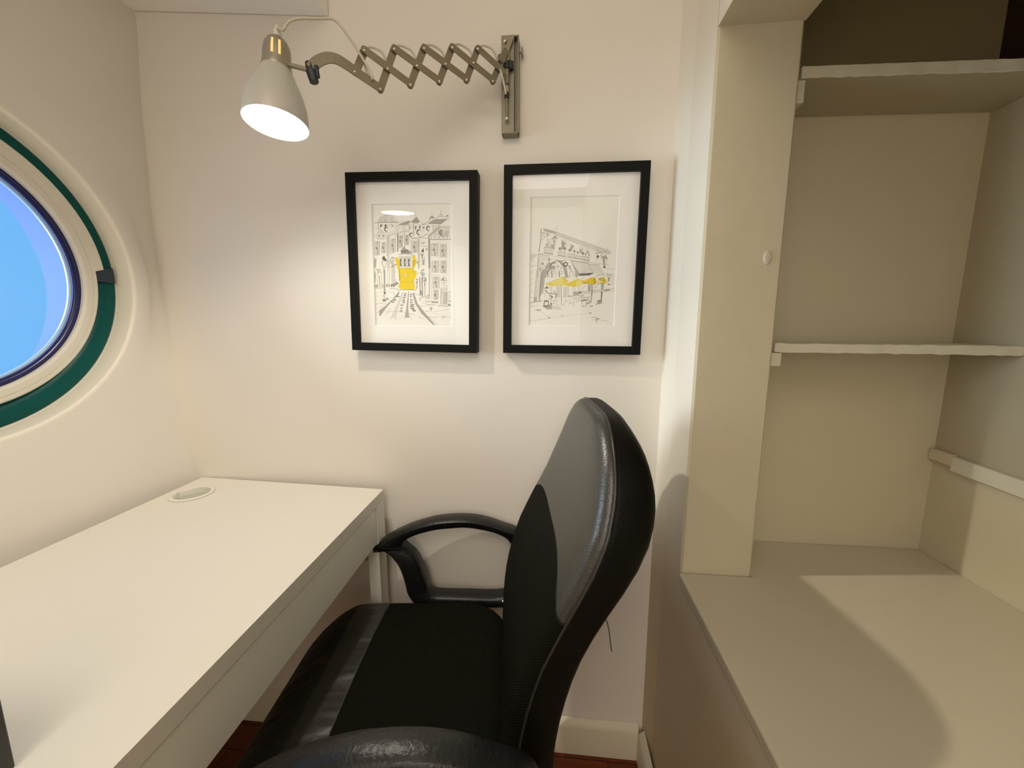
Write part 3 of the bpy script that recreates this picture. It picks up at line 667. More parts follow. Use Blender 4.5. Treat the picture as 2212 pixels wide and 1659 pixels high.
def cafe(poly, line):
    S = 10.288; A = mapper(1130, 480, S); B = mapper(1130, 580, S)
    I, G, LG, Y, YD, YL = 1, 2, 3, 4, 5, 6
    def a(P, w=.5, m=G): line(A(P), w, m)
    def b(P, w=.5, m=G): line(B(P), w, m)
    def pa(P, m): poly(A(P), m)
    def pb(P, m): poly(B(P), m)
    # washes
    pa([(440, 120), (660, 190), (740, 215), (1900, 620), (1970, 680), (1940, 720), (1650, 640), (720, 290), (640, 240), (450, 195)], LG)
    pa([(455, 150), (700, 200), (740, 270), (640, 235), (455, 185)], G)
    pa([(345, 700), (600, 740), (560, 870), (400, 880)], LG); pa([(150, 700), (330, 700), (150, 860)], LG)
    pa([(330, 720), (400, 880), (380, 1235), (295, 1235)], LG)
    pa([(560, 900), (490, 1000), (430, 1235), (495, 1235), (530, 1040), (640, 890)], G)
    pa([(700, 825), (860, 860), (960, 1000), (1000, 1235), (940, 1235), (900, 1010), (800, 880)], G)
    pa([(1060, 860), (1440, 920), (1565, 1130), (1250, 1140), (1140, 980)], LG); pa([(1440, 930), (1680, 950), (1800, 1150), (1570, 1130)], LG)
    pa([(1060, 860), (1140, 980), (1250, 1150), (1200, 1235), (1150, 1200), (1160, 1100)], G)
    pa([(1250, 1150), (1560, 1132), (1480, 1180), (1230, 1195)], I)
    # roof
    a([(380, 240), (700, 160), (745, 110)], .4); a([(440, 125), (745, 225)], .5); a([(745, 225), (1960, 660)], .6); a([(730, 280), (1400, 560), (1650, 640), (1940, 715)], .5)
    for i in range(38):
        x = 780+i*31; y = 245+(x-745)*.355; a([(x, y), (x-22, y+48+(8 if i % 3 == 0 else 0))], .45)
    a([(400, 150), (390, 430), (375, 500), (350, 660)], 1.2, I); a([(380, 420), (500, 330), (650, 260)], .6); a([(385, 240), (660, 235)], .9); a(arcp(465, 290, 30, 35, 60, 330), .9); a(arcp(545, 275, 20, 25, 0, 330), 1.1)
    a([(745, 110), (735, 250)], .6)
    # lantern left
    pa([(620, 375), (725, 270), (760, 370)], G); a([(610, 375), (790, 355)], .7); pa([(660, 385), (710, 385), (700, 520), (680, 500)], G); a([(740, 385), (700, 520)], .6)
    a([(690, 520), (690, 590)], 1.5)
    # balconies
    def balc(x0, y0, x1, y1, dk):
        a([(x0, y0), (x1, y0+25)], .9, I if dk else G); a([(x0, y1-15), (x1, y1+10)], 2.0, G); a([(x0, y0), (x0-10, y1-10)], .8); a([(x1, y0+20), (x1-10, y1+5)], .6)
        n = max(4, int((x1-x0)/22))
        for i in range(n): x = x0+(x1-x0)*i/n; a([(x, y0+6), (x-4, y1-8)], .6, G)
        poly(A([(x0, y1-22), (x1, y1+2), (x1-6, y1+16), (x0, y1-6)]), G)
    balc(475, 545, 660, 700, 1); balc(785, 650, 945, 755, 0); balc(995, 700, 1165, 790, 0); balc(1175, 740, 1310, 820, 0); balc(1330, 760, 1470, 850, 0)
    for x0, y0, x1, y1 in ((540, 360, 620, 540), (860, 390, 960, 600), (1040, 480, 1120, 640), (1250, 540, 1330, 690), (1400, 590, 1480, 700)):
        a([(x0, y0), (x0, y1)], 1.0 if x0 < 900 else .6, I if x0 == 860 else G); a([(x1, y0+25), (x1, y1+15)], .5); a([(x0+30, y0+10), (x0+28, y1)], .6); a([(x0, y0), (x1, y0+25)], .4)
        poly(A([(x0+20, y0+50), (x1-10, y0+60), (x0+40, y1), (x0+5, y1-10)]), LG if x0 < 600 else G)
    for x, y, r in ((525, 500, 22), (650, 520, 28), (820, 590, 34), (925, 585, 34), (895, 455, 24), (1040, 620, 34), (1140, 645, 28), (1100, 530, 22), (1215, 670, 26), (1330, 690, 32), (1390, 715, 18), (1465, 725, 18), (680, 570, 20)):
        poly(A(arcp(x, y, r, r*.95, 0, 330, 9)), G); a(arcp(x, y, r*.7, r*.7, 30, 290, 8), 1.0, I if r > 30 else G); a([(x, y+r), (x, y+r+30)], .7)
    # right hanging lantern
    a([(1600, 690), (1850, 660)], 1.4); a([(1665, 630), (1640, 830)], 1.0); a([(1860, 560), (1850, 720)], .6); a(arcp(1660, 765, 18, 18, 0, 360), 1.6); a(arcp(1755, 740, 28, 30, 30, 330), 1.0)
    pa([(1740, 800), (1835, 720), (1880, 810)], G); a([(1740, 805), (1890, 815)], .8); pa([(1765, 815), (1825, 815), (1815, 1000), (1790, 1000)], G); a([(1870, 820), (1825, 980)], .8); pa([(1775, 985), (1835, 985), (1825, 1020), (1785, 1020)], I)
    # street wall band
    a([(340, 700), (650, 745), (1000, 830), (1440, 890), (1900, 945)], .6); a([(340, 710), (320, 1235)], 1.3, G); a([(345, 705), (440, 715)], 1.8); a([(150, 960), (310, 960)], .5); a([(150, 850), (330, 720)], .5)
    for y in (900, 1020, 1110): a([(180, y), (240, y-60)], .6)
    a([(210, 780), (260, 720)], .8)
    a([(400, 1235), (440, 1020), (520, 920), (600, 860)], .6); a([(575, 800), (578, 860)], 1.8, I); a([(580, 830), (660, 825)], .8); a([(860, 850), (960, 855)], 1.2); a([(440, 960), (390, 1060)], .8); a(arcp(435, 920, 24, 20, 0, 330), 1.3); a(arcp(380, 1045, 18, 22, 0, 330), 1.0)
    a([(500, 1235), (540, 1050), (620, 930), (700, 870), (800, 880), (900, 1000), (950, 1235)], .9, I); a([(700, 825), (860, 860), (960, 1000), (1005, 1235)], .7)
    a([(540, 1130), (570, 1060), (640, 920)], 1.8, I); pa(arcp(680, 905, 50, 30, 0, 330), G); a(arcp(945, 935, 42, 42, 0, 360), 2.0, I); a(arcp(1035, 985, 25, 18, 0, 330), 1.2); a(arcp(1050, 1040, 22, 18, 0, 330), .8)
    pa([(600, 990), (680, 960), (720, 1040), (580, 1060)], G); a([(580, 1070), (860, 1050)], .7); a(arcp(690, 990, 20, 20, 0, 330), .8); a(arcp(760, 990, 18, 18, 0, 330), .8); a([(740, 930), (860, 1030)], .9)
    # arch panes
    for x in (545, 635, 800):
        b([(x, 60), (x+5, 185)], 1.6, I); b([(x, 62), (x+90, 72)], .9); b([(x+5, 185), (x+90, 190)] if x < 700 else [(x+5, 150), (x+60, 100)], .6); b([(x+30, 140), (x+70, 90)], 1.2)
    b([(x+100 for x in (0,))] and [(735, 80), (745, 150)], .9); b(arcp(1080, 130, 50, 70, 180, 360), .9); b([(1030, 130), (1025, 215)], .8); b([(1130, 130), (1132, 215)], .6); b([(1050, 180), (1105, 120)], .8)
    # awnings
    a([(1055, 855), (1440, 910)], 1.6); a([(1060, 865), (1140, 990), (1250, 1145)], 1.0); a([(1440, 915), (1565, 1130)], .7); a([(1250, 1145), (1565, 1130)], 1.0, I); a([(1680, 950), (1800, 1150)], .5); a([(1450, 930), (1700, 945)], .8); a([(1830, 1020), (2030, 1050)], .5); a([(1320, 1100), (1420, 1040)], .4)
    b([(1630, 150), (1805, 130)], 1.2); b([(1640, 150), (1640, 190)], .8); b([(1800, 130), (1800, 190)], .7)
    # pillars
    pb([(300, 20), (400, 20), (360, 740), (235, 740)], LG); b([(310, 20), (235, 750)], 1.1); b([(390, 20), (365, 740)], .6); pb([(430, 20), (500, 20), (460, 430), (380, 640), (370, 500)], G); b([(420, 60), (380, 400), (365, 730)], 1.4, I)
    for i in range(9): b([(290-i*4, 100+i*70), (340-i*3, 60+i*70)], .6)
    pb([(250, 640), (310, 630), (300, 730), (240, 740)], G); b([(160, 760), (420, 725)], 1.8); b([(140, 640), (240, 645)], .6); b([(140, 850), (240, 848)], .7); b([(150, 800), (330, 830)], .4)
    for y in (150, 270, 380, 540): b([(150, y), (215, y-60)], .6)
    # umbrellas
    pb([(500, 350), (880, 185), (880, 380), (640, 385), (520, 372)], YL); pb([(500, 350), (640, 385), (880, 380), (870, 372), (640, 370)], Y); pb([(880, 185), (920, 200), (1010, 290), (880, 380)], Y); pb([(500, 350), (600, 310), (700, 372), (560, 380)], Y)
    pb([(900, 360), (1225, 220), (1225, 405), (1000, 395)], Y); pb([(1225, 220), (1350, 300), (1330, 350), (1240, 400), (1225, 405)], YL); pb([(1180, 300), (1225, 220), (1250, 400), (1170, 402)], YL)
    pb([(1290, 270), (1380, 260), (1490, 210), (1560, 200), (1560, 350), (1430, 345), (1330, 340)], Y); pb([(1560, 200), (1610, 205), (1625, 330), (1590, 350), (1555, 350)], YD); pb([(1330, 300), (1490, 300), (1450, 325), (1340, 340)], YD)
    pb([(1625, 250), (1700, 280), (1720, 310), (1620, 330)], YL); pb([(1660, 220), (1800, 190), (1730, 280), (1690, 262)], YD); pb([(1800, 190), (1860, 300), (1850, 335), (1700, 335), (1740, 290)], Y); pb([(1740, 290), (1800, 200), (1820, 290)], YD)
    b([(880, 180), (930, 230), (1000, 280)], .9); b([(1225, 215), (1330, 280)], .6); b([(500, 345), (870, 185)], .5, YD); b([(1420, 348), (1600, 350)], 1.0); b([(1660, 345), (1780, 330)], 1.4)
    # poles
    b([(640, 390), (620, 550)], 1.0); b([(845, 385), (855, 820)], 1.5); b([(1240, 400), (1238, 730)], 1.4); b([(1520, 355), (1530, 480), (1510, 730)], 1.2, I); pb([(1735, 340), (1800, 335), (1750, 700), (1725, 700)], G); b([(1745, 500), (1735, 700)], 1.2, I); b([(1550, 360), (1530, 600)], .8)
    pb([(1440, 370), (1500, 360), (1490, 550), (1445, 545)], G); pb([(1445, 490), (1490, 480), (1490, 550), (1445, 550)], I)
    # doors and counter
    for x in (750, 790, 910, 950, 1000, 1110, 1150): b([(x, 395), (x+5, 630)], 1.0 if x in (750, 1000) else .6)
    pb([(760, 400), (830, 400), (830, 650), (760, 640)], LG); pb([(900, 410), (990, 410), (980, 600), (890, 620)], LG); pb([(1110, 520), (1240, 510), (1240, 590), (1120, 590)], G); pb([(1240, 510), (1930, 455), (1930, 495), (1540, 540), (1260, 570)], LG)
    b([(1240, 515), (1930, 455), (2030, 440)], .8); b([(1260, 570), (1920, 500), (2030, 480)], .6); pb([(1240, 510), (1300, 510), (1290, 550), (1250, 560)], I); pb([(1800, 470), (1930, 455), (1930, 490), (1810, 505)], G)
    b([(890, 630), (1230, 590)], 1.0); b([(1310, 460), (1380, 380)], .7); b([(1580, 440), (1660, 360)], .7); b([(1600, 445), (1650, 400)], .5); b([(1310, 220), (1370, 180)], .6)
    b([(1870, 100), (1900, 360), (1980, 350), (2000, 130)], .6); pb([(1885, 200), (1935, 190), (1930, 280), (1880, 290)], G); pb([(1880, 345), (1930, 345), (1930, 370), (1880, 365)], I)
    for i in range(7): b([(1860+i*18, 110+(i % 3)*10), (1880+i*14, 170)], .6)
    # seated figure, tables and chairs
    pb([(500, 400), (545, 400), (550, 440), (495, 440)], I); b([(475, 445), (600, 428)], 1.2, I); b([(470, 460), (430, 550), (490, 560)], .9); pb([(500, 480), (525, 475), (520, 510), (500, 505)], I); b([(500, 510), (550, 550), (740, 565)], 1.3, I); b([(740, 565), (725, 660)], 1.6, I); b([(490, 560), (480, 650)], .6)
    pb(arcp(700, 520, 22, 20, 0, 330), G); pb(arcp(610, 605, 35, 22, 0, 330), G); pb(arcp(640, 635, 28, 16, 0, 330), I); b([(560, 690), (640, 660)], 1.4); b([(640, 650), (610, 780)], 1.2)
    pb([(475, 710), (560, 710), (555, 740), (480, 740)], I); b([(475, 710), (460, 840)], 1.6, I); b([(560, 720), (560, 840)], 1.6, I); pb([(450, 820), (640, 800), (640, 900), (540, 910), (440, 850)], G); pb([(455, 820), (550, 830), (545, 850), (455, 845)], I); pb([(600, 770), (645, 770), (650, 800), (600, 800)], I)
    pb([(640, 820), (830, 850), (850, 920), (650, 915)], LG); b(arcp(710, 735, 40, 35, 120, 380), 1.0); b([(690, 760), (800, 830)], .6)
    b(arcp(1060, 640, 50, 18, 180, 380), .7); b([(940, 660), (945, 730), (1010, 730)], .9); b([(1110, 665), (1190, 660)], 1.0); b([(1140, 670), (1120, 850)], .7); b([(1000, 780), (1120, 770)], .6); b([(940, 730), (900, 850)], .6); b([(1180, 620), (1190, 760)], .7); b([(1050, 660), (1060, 800)], .5)
    pb([(1260, 600), (1350, 590), (1350, 615), (1270, 625)], G); b([(1270, 650), (1480, 635)], 1.2); b([(1290, 720), (1410, 700)], 2.2, I); b([(1300, 730), (1330, 850)], .9); b([(1400, 720), (1390, 820)], .9); b([(1440, 650), (1450, 790)], 1.0); b([(1430, 700), (1480, 690)], 1.4)
    for x in (1310, 1350, 1380, 1440): b([(x, 660), (x-15, 690)], 1.1)
    pb(arcp(1490, 745, 30, 20, 0, 330), G); pb(arcp(1440, 775, 40, 20, 0, 330), G); pb(arcp(1700, 745, 50, 42, 0, 330), G); b(arcp(1700, 745, 50, 42, 90, 340), 1.0, I); b([(1640, 770), (1790, 760)], .9); pb([(1610, 785), (1650, 785), (1640, 810), (1610, 805)], G)
    pb([(1480, 830), (1555, 815), (1560, 830), (1480, 855)], G); b([(1320, 830), (1350, 850), (1420, 820)], 1.2)
    # ground
    pb([(280, 910), (400, 910), (400, 930), (330, 945)], G); b([(270, 920), (340, 935)], 1.0); pb([(1465, 1000), (1495, 975), (1525, 1000)], I); pb([(850, 1055), (870, 1040), (895, 1055)], I); pb([(560, 1085), (585, 1080), (605, 1105), (570, 1105)], I)
    b([(150, 1165), (300, 1145), (570, 1110)], .6); b([(420, 980), (590, 1085)], .35); b([(600, 1100), (1460, 990)], .3)
    # signature
    b([(1530, 1100), (1580, 1090), (1690, 1110), (1630, 1140), (1580, 1140)], .7, I); b([(1640, 1110), (1625, 1195)], 1.0, I); b([(1640, 1130), (1750, 1145), (1865, 1170)], .6)

YF = .9165
p_tram = pic('picture_frame', ((745, 373), (1030.5, 365.5), (1030, 763.5), (760, 755.5)),
    'black framed street sketch with a yellow tram, left of the two pictures', YF, ((802, 438.5), (974, 440), (978.5, 706.8), (809.6, 703.3)), tram)
p_cafe = pic('picture_frame', ((1088, 358), (1407.5, 343), (1382.5, 767), (1087, 762)),
    'black framed sketch of a cafe terrace with yellow parasols, right of the two pictures', YF, ((1146, 424), (1341, 422), (1325.5, 706), (1141.5, 703)), cafe)

# ------------------------------------------------------------------ scissor wall lamp
lamp = empty('wall_lamp', (-.097, .93, 1.575), 'lit grey metal lamp on a scissor arm fixed to the wall above the pictures', 'lamp')
P1 = onY(678, 150, .68); P0 = onY(1099, 160, .902)
SD = (P1-P0); SD.z = 0; SD.normalize(); SN = Vector((-SD.y, SD.x, 0))
if SN.y > 0: SN = -SN            # towards the viewer side of the arm
def sp(cx, cy, off=0):           # lamp-crop pixels -> arm plane
    return on_plane(480+cx/3.16, cy/3.16, P0+SN*off, SN)
def bar(a, b, w, th, off, n=8):
    d = (b-a).normalized(); up = SN.cross(d).normalized(); pts = []
    for i in range(n+1):
        t = math.pi*i/n; pts.append(b+(up*math.cos(t)+d*math.sin(t))*w/2)
    for i in range(n+1):
        t = math.pi*i/n; pts.append(a+(-up*math.cos(t)-d*math.sin(t))*w/2)
    return prism([p+SN*(off-th/2) for p in pts], SN*th)
top = [(970, 345), (1175, 335), (1378, 330), (1570, 325), (1745, 335)]
bot = [(1080, 608), (1285, 578), (1482, 556), (1668, 545), (1848, 553)]
mids = [(905, 492), (1130, 470), (1330, 450), (1525, 437), (1715, 430), (1888, 462)]
for i in range(4):
    mk('arm_link', bar(sp(*top[i]), sp(*bot[i+1]), .0125, .0022, .0022), M_metal, lamp, bevel=.0005)
    mk('arm_link', bar(sp(*bot[i]), sp(*top[i+1]), .0125, .0022, -.0022), M_metal, lamp, bevel=.0005)
mk('arm_link', bar(sp(*top[4]), sp(1915, 490), .0125, .0022, .0022), M_metal, lamp, bevel=.0005)
mk('arm_link', bar(sp(*bot[4]), sp(1938, 345), .0125, .0022, -.0022), M_metal, lamp, bevel=.0005)
mk('arm_link', bar(sp(*top[0]), sp(912, 490), .0125, .0022, -.0022), M_metal, lamp, bevel=.0005)
# curved end arm carrying the head
cl = [(606, 474), (640, 432), (690, 405), (740, 398), (790, 412), (850, 448), (912, 492), (1000, 552), (1080, 608)]
cp = catmull([sp(x, y, .003) for x, y in cl], 5); th = []
n_ = len(cp); A_, B_ = [], []
for i, p in enumerate(cp):
    d = (cp[min(i+1, n_-1)]-cp[max(i-1, 0)]).normalized(); up = SN.cross(d).normalized(); f = i/(n_-1)
    w = .0083 if f < .6 else .0083-(f-.6)*.004
    A_.append(p+up*w); B_.append(p-up*w)
mk('end_arm', prism(A_+B_[::-1], SN*.003), M_metal, lamp, bevel=.0008)
for x, y in top+bot+mids[:5]: mk('rivet', ball(sp(x, y, .0045), .0027, 10), M_chrome, lamp, smooth=True)
# bracket
bq = [onY(1081.5, 77, .924), onY(1115, 71.5, .924), onY(1124, 290, .924), onY(1085, 288.6, .924)]
x0 = (bq[0].x+bq[3].x)/2; x1 = (bq[1].x+bq[2].x)/2+.001; zb = bq[3].z; zt = bq[0].z
body = join(box(x0, x1, .938, YB-.001, zb, zt), box(x0, x0+.003, .924, .938, zb, zt), box(x1-.003, x1, .924, .938, zb, zt), box(x0, x1, .924, .938, zb, zb+.003), box(x0, x1, .924, .938, zt-.003, zt), box(x0, x1-.010, .9235, .9255, zb, zt))
mk('bracket', body, M_metal_d, lamp, bevel=.0008, ang=30)
xr, yr = -.1005, .9125
mk('pivot_rod', cyl((xr, yr, zb+.027), (xr, yr, zt-.045), .0028), M_metal, lamp, smooth=False)
mk('rod_mount', box(xr-.006, xr+.006, yr-.006, .924, zt-.058, zt-.041), M_metal, lamp, bevel=.001)
mk('rod_mount', box(xr-.005, xr+.005, yr-.005, .924, zb+.074, zb+.086), M_metal, lamp, bevel=.001)
mk('collar', join(cyl((xr, yr, zt-.072), (xr, yr, zt-.060), .0085), cyl((xr+.008, yr+.005, zt-.070), (xr+.008, yr+.005, zt-.055), .006)), M_rub, lamp)
mk('collar', cyl((xr, yr, zb+.064), (xr, yr, zb+.071), .0048), M_rub, lamp)
mk('hinge_block', join(cyl((xr, yr, zt-.100), (xr, yr, zt-.060), .0052), bar(sp(1900, 400), Vector((xr, yr, zt-.050)), .016, .004, 0)), M_metal, lamp, bevel=.0006)
mk('catch', prism([Vector((xr-.007, .9215, zt-.044)), Vector((xr+.001, .9215, zt-.044)), Vector((xr+.014, .9215, zt-.012)), Vector((xr+.007, .9215, zt-.010))], (0, -.006, 0)), M_metal, lamp, bevel=.0008)
mk('screw', ball((xr-.0045, .922, zt-.013), .0042, 14), M_chrome, lamp, smooth=True)
mk('screw', ball((xr, .914, zb+.025), .0045, 14), M_chrome, lamp, smooth=True)
mk('wing_screw', join(cyl((x1-.001, .937, zt-.027), (x1+.006, .937, zt-.027), .002), box(x1+.005, x1+.008, .930, .944, zt-.034, zt-.020)), M_metal, lamp, bevel=.0006)
# head
RC = Vector((-.455, .663, 1.499)); AX = Vector((.018, .121, .992)).normalized()
pro = [(0, .048), (.012, .0478), (.026, .0462), (.043, .0415), (.058, .0355), (.072, .0288), (.083, .0237), (.090, .0212)]
shade = mk('lamp_shade', lathe(RC, AX, pro, 64), M_shade, lamp, smooth=True)
mk('shade_lining', lathe(RC, AX, [(s+.0004, r-.0010) for s, r in pro]+[(.0905, .002)], 64), M_glowin, shade, smooth=True)
cap = mk('socket_cap', lathe(RC, AX, [(.086, .0222), (.088, .0228), (.094, .0213), (.105, .0208), (.116, .0204), (.125, .0187), (.132, .0152), (.137, .0098), (.139, .004)], 48), M_cap, lamp, smooth=True)
# vent slots: emissive strips stand in for bulb light leaking through the cap
su, sw = frame_of(AX)
def on_cap(ang_px, s, r):
    d = (CAM-(RC+AX*s)); d = (d-AX*d.dot(AX)).normalized(); side = AX.cross(d).normalized()
    return RC+AX*s+(d*math.cos(ang_px)+side*math.sin(ang_px))*r
for a_ in (-.34, .16):
    v = []
    for s in (.1005, .124):
        rr = .02145 if s < .11 else .0199
        v.append((on_cap(a_-.085, s, rr), on_cap(a_+.085, s, rr)))
    v.insert(1, (on_cap(a_-.085, .113, .0213), on_cap(a_+.085, .113, .0213)))
    V = [p for q in v for p in q]
    mk('vent_slot', (V, [(0, 1, 3, 2), (2, 3, 5, 4)]), M_slot, cap)
mk('bulb', ball(RC+AX*.064, .017, 20, (1, 1, 1.25)), M_bulb, lamp, smooth=True)
mk('strain_relief', lathe(RC, AX, [(.136, .006), (.141, .0068), (.147, .006), (.152, .0045), (.158, .003)], 16), M_strain, lamp, smooth=True)
hub = RC+AX*.100
tip = onY(667, 151, .679)
rod0 = hub+(tip-hub).normalized()*.0195; rod0.z = onY(634, 139, .676).z
mk('side_rod', cyl(rod0, tip, .0036, .0038, 14), M_cap, lamp, smooth=False)
mk('clamp_knob', join(cyl(onY(669, 136, .678), onY(673, 158, .678), .0075, .0075, 10), cyl(onY(672, 154, .674), onY(679, 178, .674), .0085, .0075, 8), cyl(onY(683, 142, .676), onY(687, 168, .676), .0035, .0035, 8)), M_rub, lamp, bevel=.0008)
# flex: from the cap, over and through the scissor
fx = [(RC+AX*.155)]
for x, y in ((415, 205), (440, 165), (480, 137), (545, 125), (640, 128), (720, 126), (765, 135), (815, 185), (870, 262), (925, 345), (965, 410), (1000, 470), (1020, 515), (1024, 540)): fx.append(sp(x, y, .0085))
fx.append(sp(1010, 540, -.004)); fx.append(sp(975, 450, -.010))
for i in range(5):
    tx, ty = top[i]; mx_, my = mids[i+1]
    fx += [sp(tx-5, ty+5, -.009), sp(tx+12, ty-18, -.006), sp(tx+52, ty-22, -.004), sp(tx+(mx_-tx)*.72, ty+8, -.003), sp(mx_-14, my-62, -.003), sp(mx_-2, my-18, -.005)]
    if i < 4: fx += [sp(mx_+5, my-40, -.010)]
fx += [sp(1905, 500, .006), sp(1925, 580, .006), sp(1936, 642, .004)]
mk('lamp_cord', tube(catmull(fx, 5), .0021, 8), M_cord, lamp, smooth=True)

# ------------------------------------------------------------------ office chair
PH = math.radians(6); O = Vector((-.25, .635, 0)); CA = Vector((math.cos(PH), math.sin(PH), 0)); CB = Vector((-math.sin(PH), math.cos(PH), 0))
def lc(p, q, z): return O+CA*p+CB*q+Vector((0, 0, z))
chair = empty('office_chair', tuple(lc(-.05, 0, 0)), 'black leatherette swivel office chair with loop arms standing at the desk', 'chair')
def interp(T, z):
    if z <= T[0][0]: return T[0][1]
    for i in range(len(T)-1):
        if T[i][0] <= z <= T[i+1][0]:
            t = (z-T[i][0])/(T[i+1][0]-T[i][0])
            m0 = (T[i+1][1]-T[max(i-1, 0)][1])/(T[i+1][0]-T[max(i-1, 0)][0]); m1 = (T[min(i+2, len(T)-1)][1]-T[i][1])/(T[min(i+2, len(T)-1)][0]-T[i][0])
            h = T[i+1][0]-T[i][0]
            return (2*t**3-3*t*t+1)*T[i][1]+(t**3-2*t*t+t)*h*m0+(-2*t**3+3*t*t)*T[i+1][1]+(t**3-t*t)*h*m1
    return T[-1][1]
PF = [(.43, .172), (.50, .170), (.611, .176), (.716, .200), (.80, .237), (.86, .267), (.94, .295), (1.0, .306), (1.05, .311)]
def TF(z):
    return interp([(.43, 1.0), (.75, 1.0), (.86, 1.16), (.93, 1.14), (.99, .92), (1.03, .62), (1.06, .55)], z)
def rrect(a, b, r, n, kb=None):
    """rounded rectangle, symmetric; returns points (q, s) counted so that i and mirrored i match"""
    pts = []
    K = n//4
    r = min(r, a-.0005, b-.0005)
    for c, (sx, sy) in enumerate(((1, 1), (-1, 1), (-1, -1), (1, -1))):
        for i in range(K):
            t = (c+i/(K-1))*math.pi/2
            pts.append((sx*(a-r)+r*math.cos(t), sy*(b-r)+r*math.sin(t)))
    return pts
def dense(pts, step=.03):
    out = []
    for i in range(len(pts)):
        a, b = Vector(pts[i]), Vector(pts[(i+1) % len(pts)]); k = 1
        out.append(pts[i])
    return out
NQ = 72
AB, BB, ZM = .212, .300, .738
def outline(d, R=.142):
    """backrest outline inset by d: top corners generously rounded, sides slightly tapering upwards"""
    a, b = AB-d, BB-d; r = max(.004, min(R-d*.8, a-.002))
    P = []
    seg = [(a-r, b-r, 0), (-(a-r), b-r, 90)]
    side = 14; arc = 12; topn = 8
    # right side upward, top arc, top, left arc, left side down, bottom
    for i in range(side): P.append((a, -b+(2*b-r)*i/side))
    for i in range(arc): t = math.radians(90*i/arc); P.append((a-r+r*math.cos(t), b-r+r*math.sin(t)))
    for i in range(topn): P.append((a-r-2*(a-r)*i/topn, b))
    for i in range(arc): t = math.radians(90+90*i/arc); P.append((-(a-r)+r*math.cos(t), b-r+r*math.sin(t)))
    for i in range(side): P.append((-a, b-r-(2*b-r)*i/side))
    for i in range(topn): P.append((-a+2*a*i/topn, -b))
    # crown the top edge a little and taper the shoulders
    out = []
    for q, s in P:
        z = ZM+s
        arch = -.010*(q/AB)**2 if s > b*.6 else 0
        k = max(0, (s-.08)/.22); q2 = q*(1-.115*k*k)
        out.append((q2, z+arch))
    return out
def blayer(d, off):
    return [(lc(interp(PF, z)+(off if off < .0205 else .02+(off-.02)*TF(z)), q, z), (q, z)) for q, z in outline(d)]
def body(layers, closed_end=True):
    L = [blayer(d, o) for d, o in layers]; V, UV = [], []
    for l in L:
        for p, uv in l: V.append(p); UV.append(uv)
    n = len(L[0]); Fc = []
    for k in range(len(L)-1):
        for i in range(n): j = (i+1) % n; Fc.append((k*n+i, k*n+j, (k+1)*n+j, (k+1)*n+i))
    # close the last loop with a grid: side right index i matches side left
    if closed_end:
        side, arc, topn = 14, 12, 8; base = (len(L)-1)*n
        left = [base+side+arc+topn+arc+side-i for i in range(side+arc+1)]
        right = [base+i for i in range(side+arc+1)]
        rows = 10; grid = []
        for i in range(side+arc+1):
            a, b = UV[right[i]], UV[left[i] if left[i] < len(UV) else left[i]]
            row = [right[i]]
            for k in range(1, rows):
                t = k/rows; q = a[0]+(b[0]-a[0])*t; z = a[1]+(b[1]-a[1])*t
                o_ = layers[-1][1]; V.append(lc(interp(PF, z)+(o_ if o_ < .0205 else .02+(o_-.02)*TF(z)), q, z)); UV.append((q, z)); row.append(len(V)-1)
            row.append(left[i]); grid.append(row)
        for r0, r1 in zip(grid, grid[1:]):
            for k in range(rows): Fc.append((r0[k], r0[k+1], r1[k+1], r1[k]))
        # top strip and bottom strip
        tp = [base+side+arc+i for i in range(topn+1)]
        Fc.append(tuple(grid[-1]+tp[::-1][1:-1][::1]) if False else tuple(list(grid[-1])+tp[1:-1][::-1]))
        bt = [base+side+arc+topn+arc+side+i for i in range(topn)]
        Fc.append(tuple(list(grid[0])[::-1]+[]+bt[1:] ))
    return V, Fc, UV
def CROWN(q, z, off): 
    s = 1 if off < .03 else -1
    return 0
def mk_uv(name, V, Fc, UV, m, parent, **k):
    o = mk(name, (V, Fc), m, parent, **k); uvl = o.data.uv_layers.new(name='panel')
    for lp in o.data.loops: uvl.data[lp.index].uv = UV[lp.vertex_index]
    return o
V, Fc, UV = body([(.004, .024), (0, .017), (.0015, .011), (.006, .005), (.014, .001), (.030, -.002), (.055, -.003), (.085, -.0035)])
back = mk_uv('backrest', V, Fc, UV, M_lback, chair, smooth=True)
V, Fc, UV = body([(.004, .018), (.0005, .020), (0, .026), (0, .050), (.003, .062), (.012, .070), (.030, .074), (.06, .075)])
mk_uv('back_shell', V, Fc, UV, M_lside, chair, smooth=True)
mk('piping', tube([p for p, _ in blayer(.0004, .0185)], .0021, 8, closed=True), M_pipe, back, smooth=True)
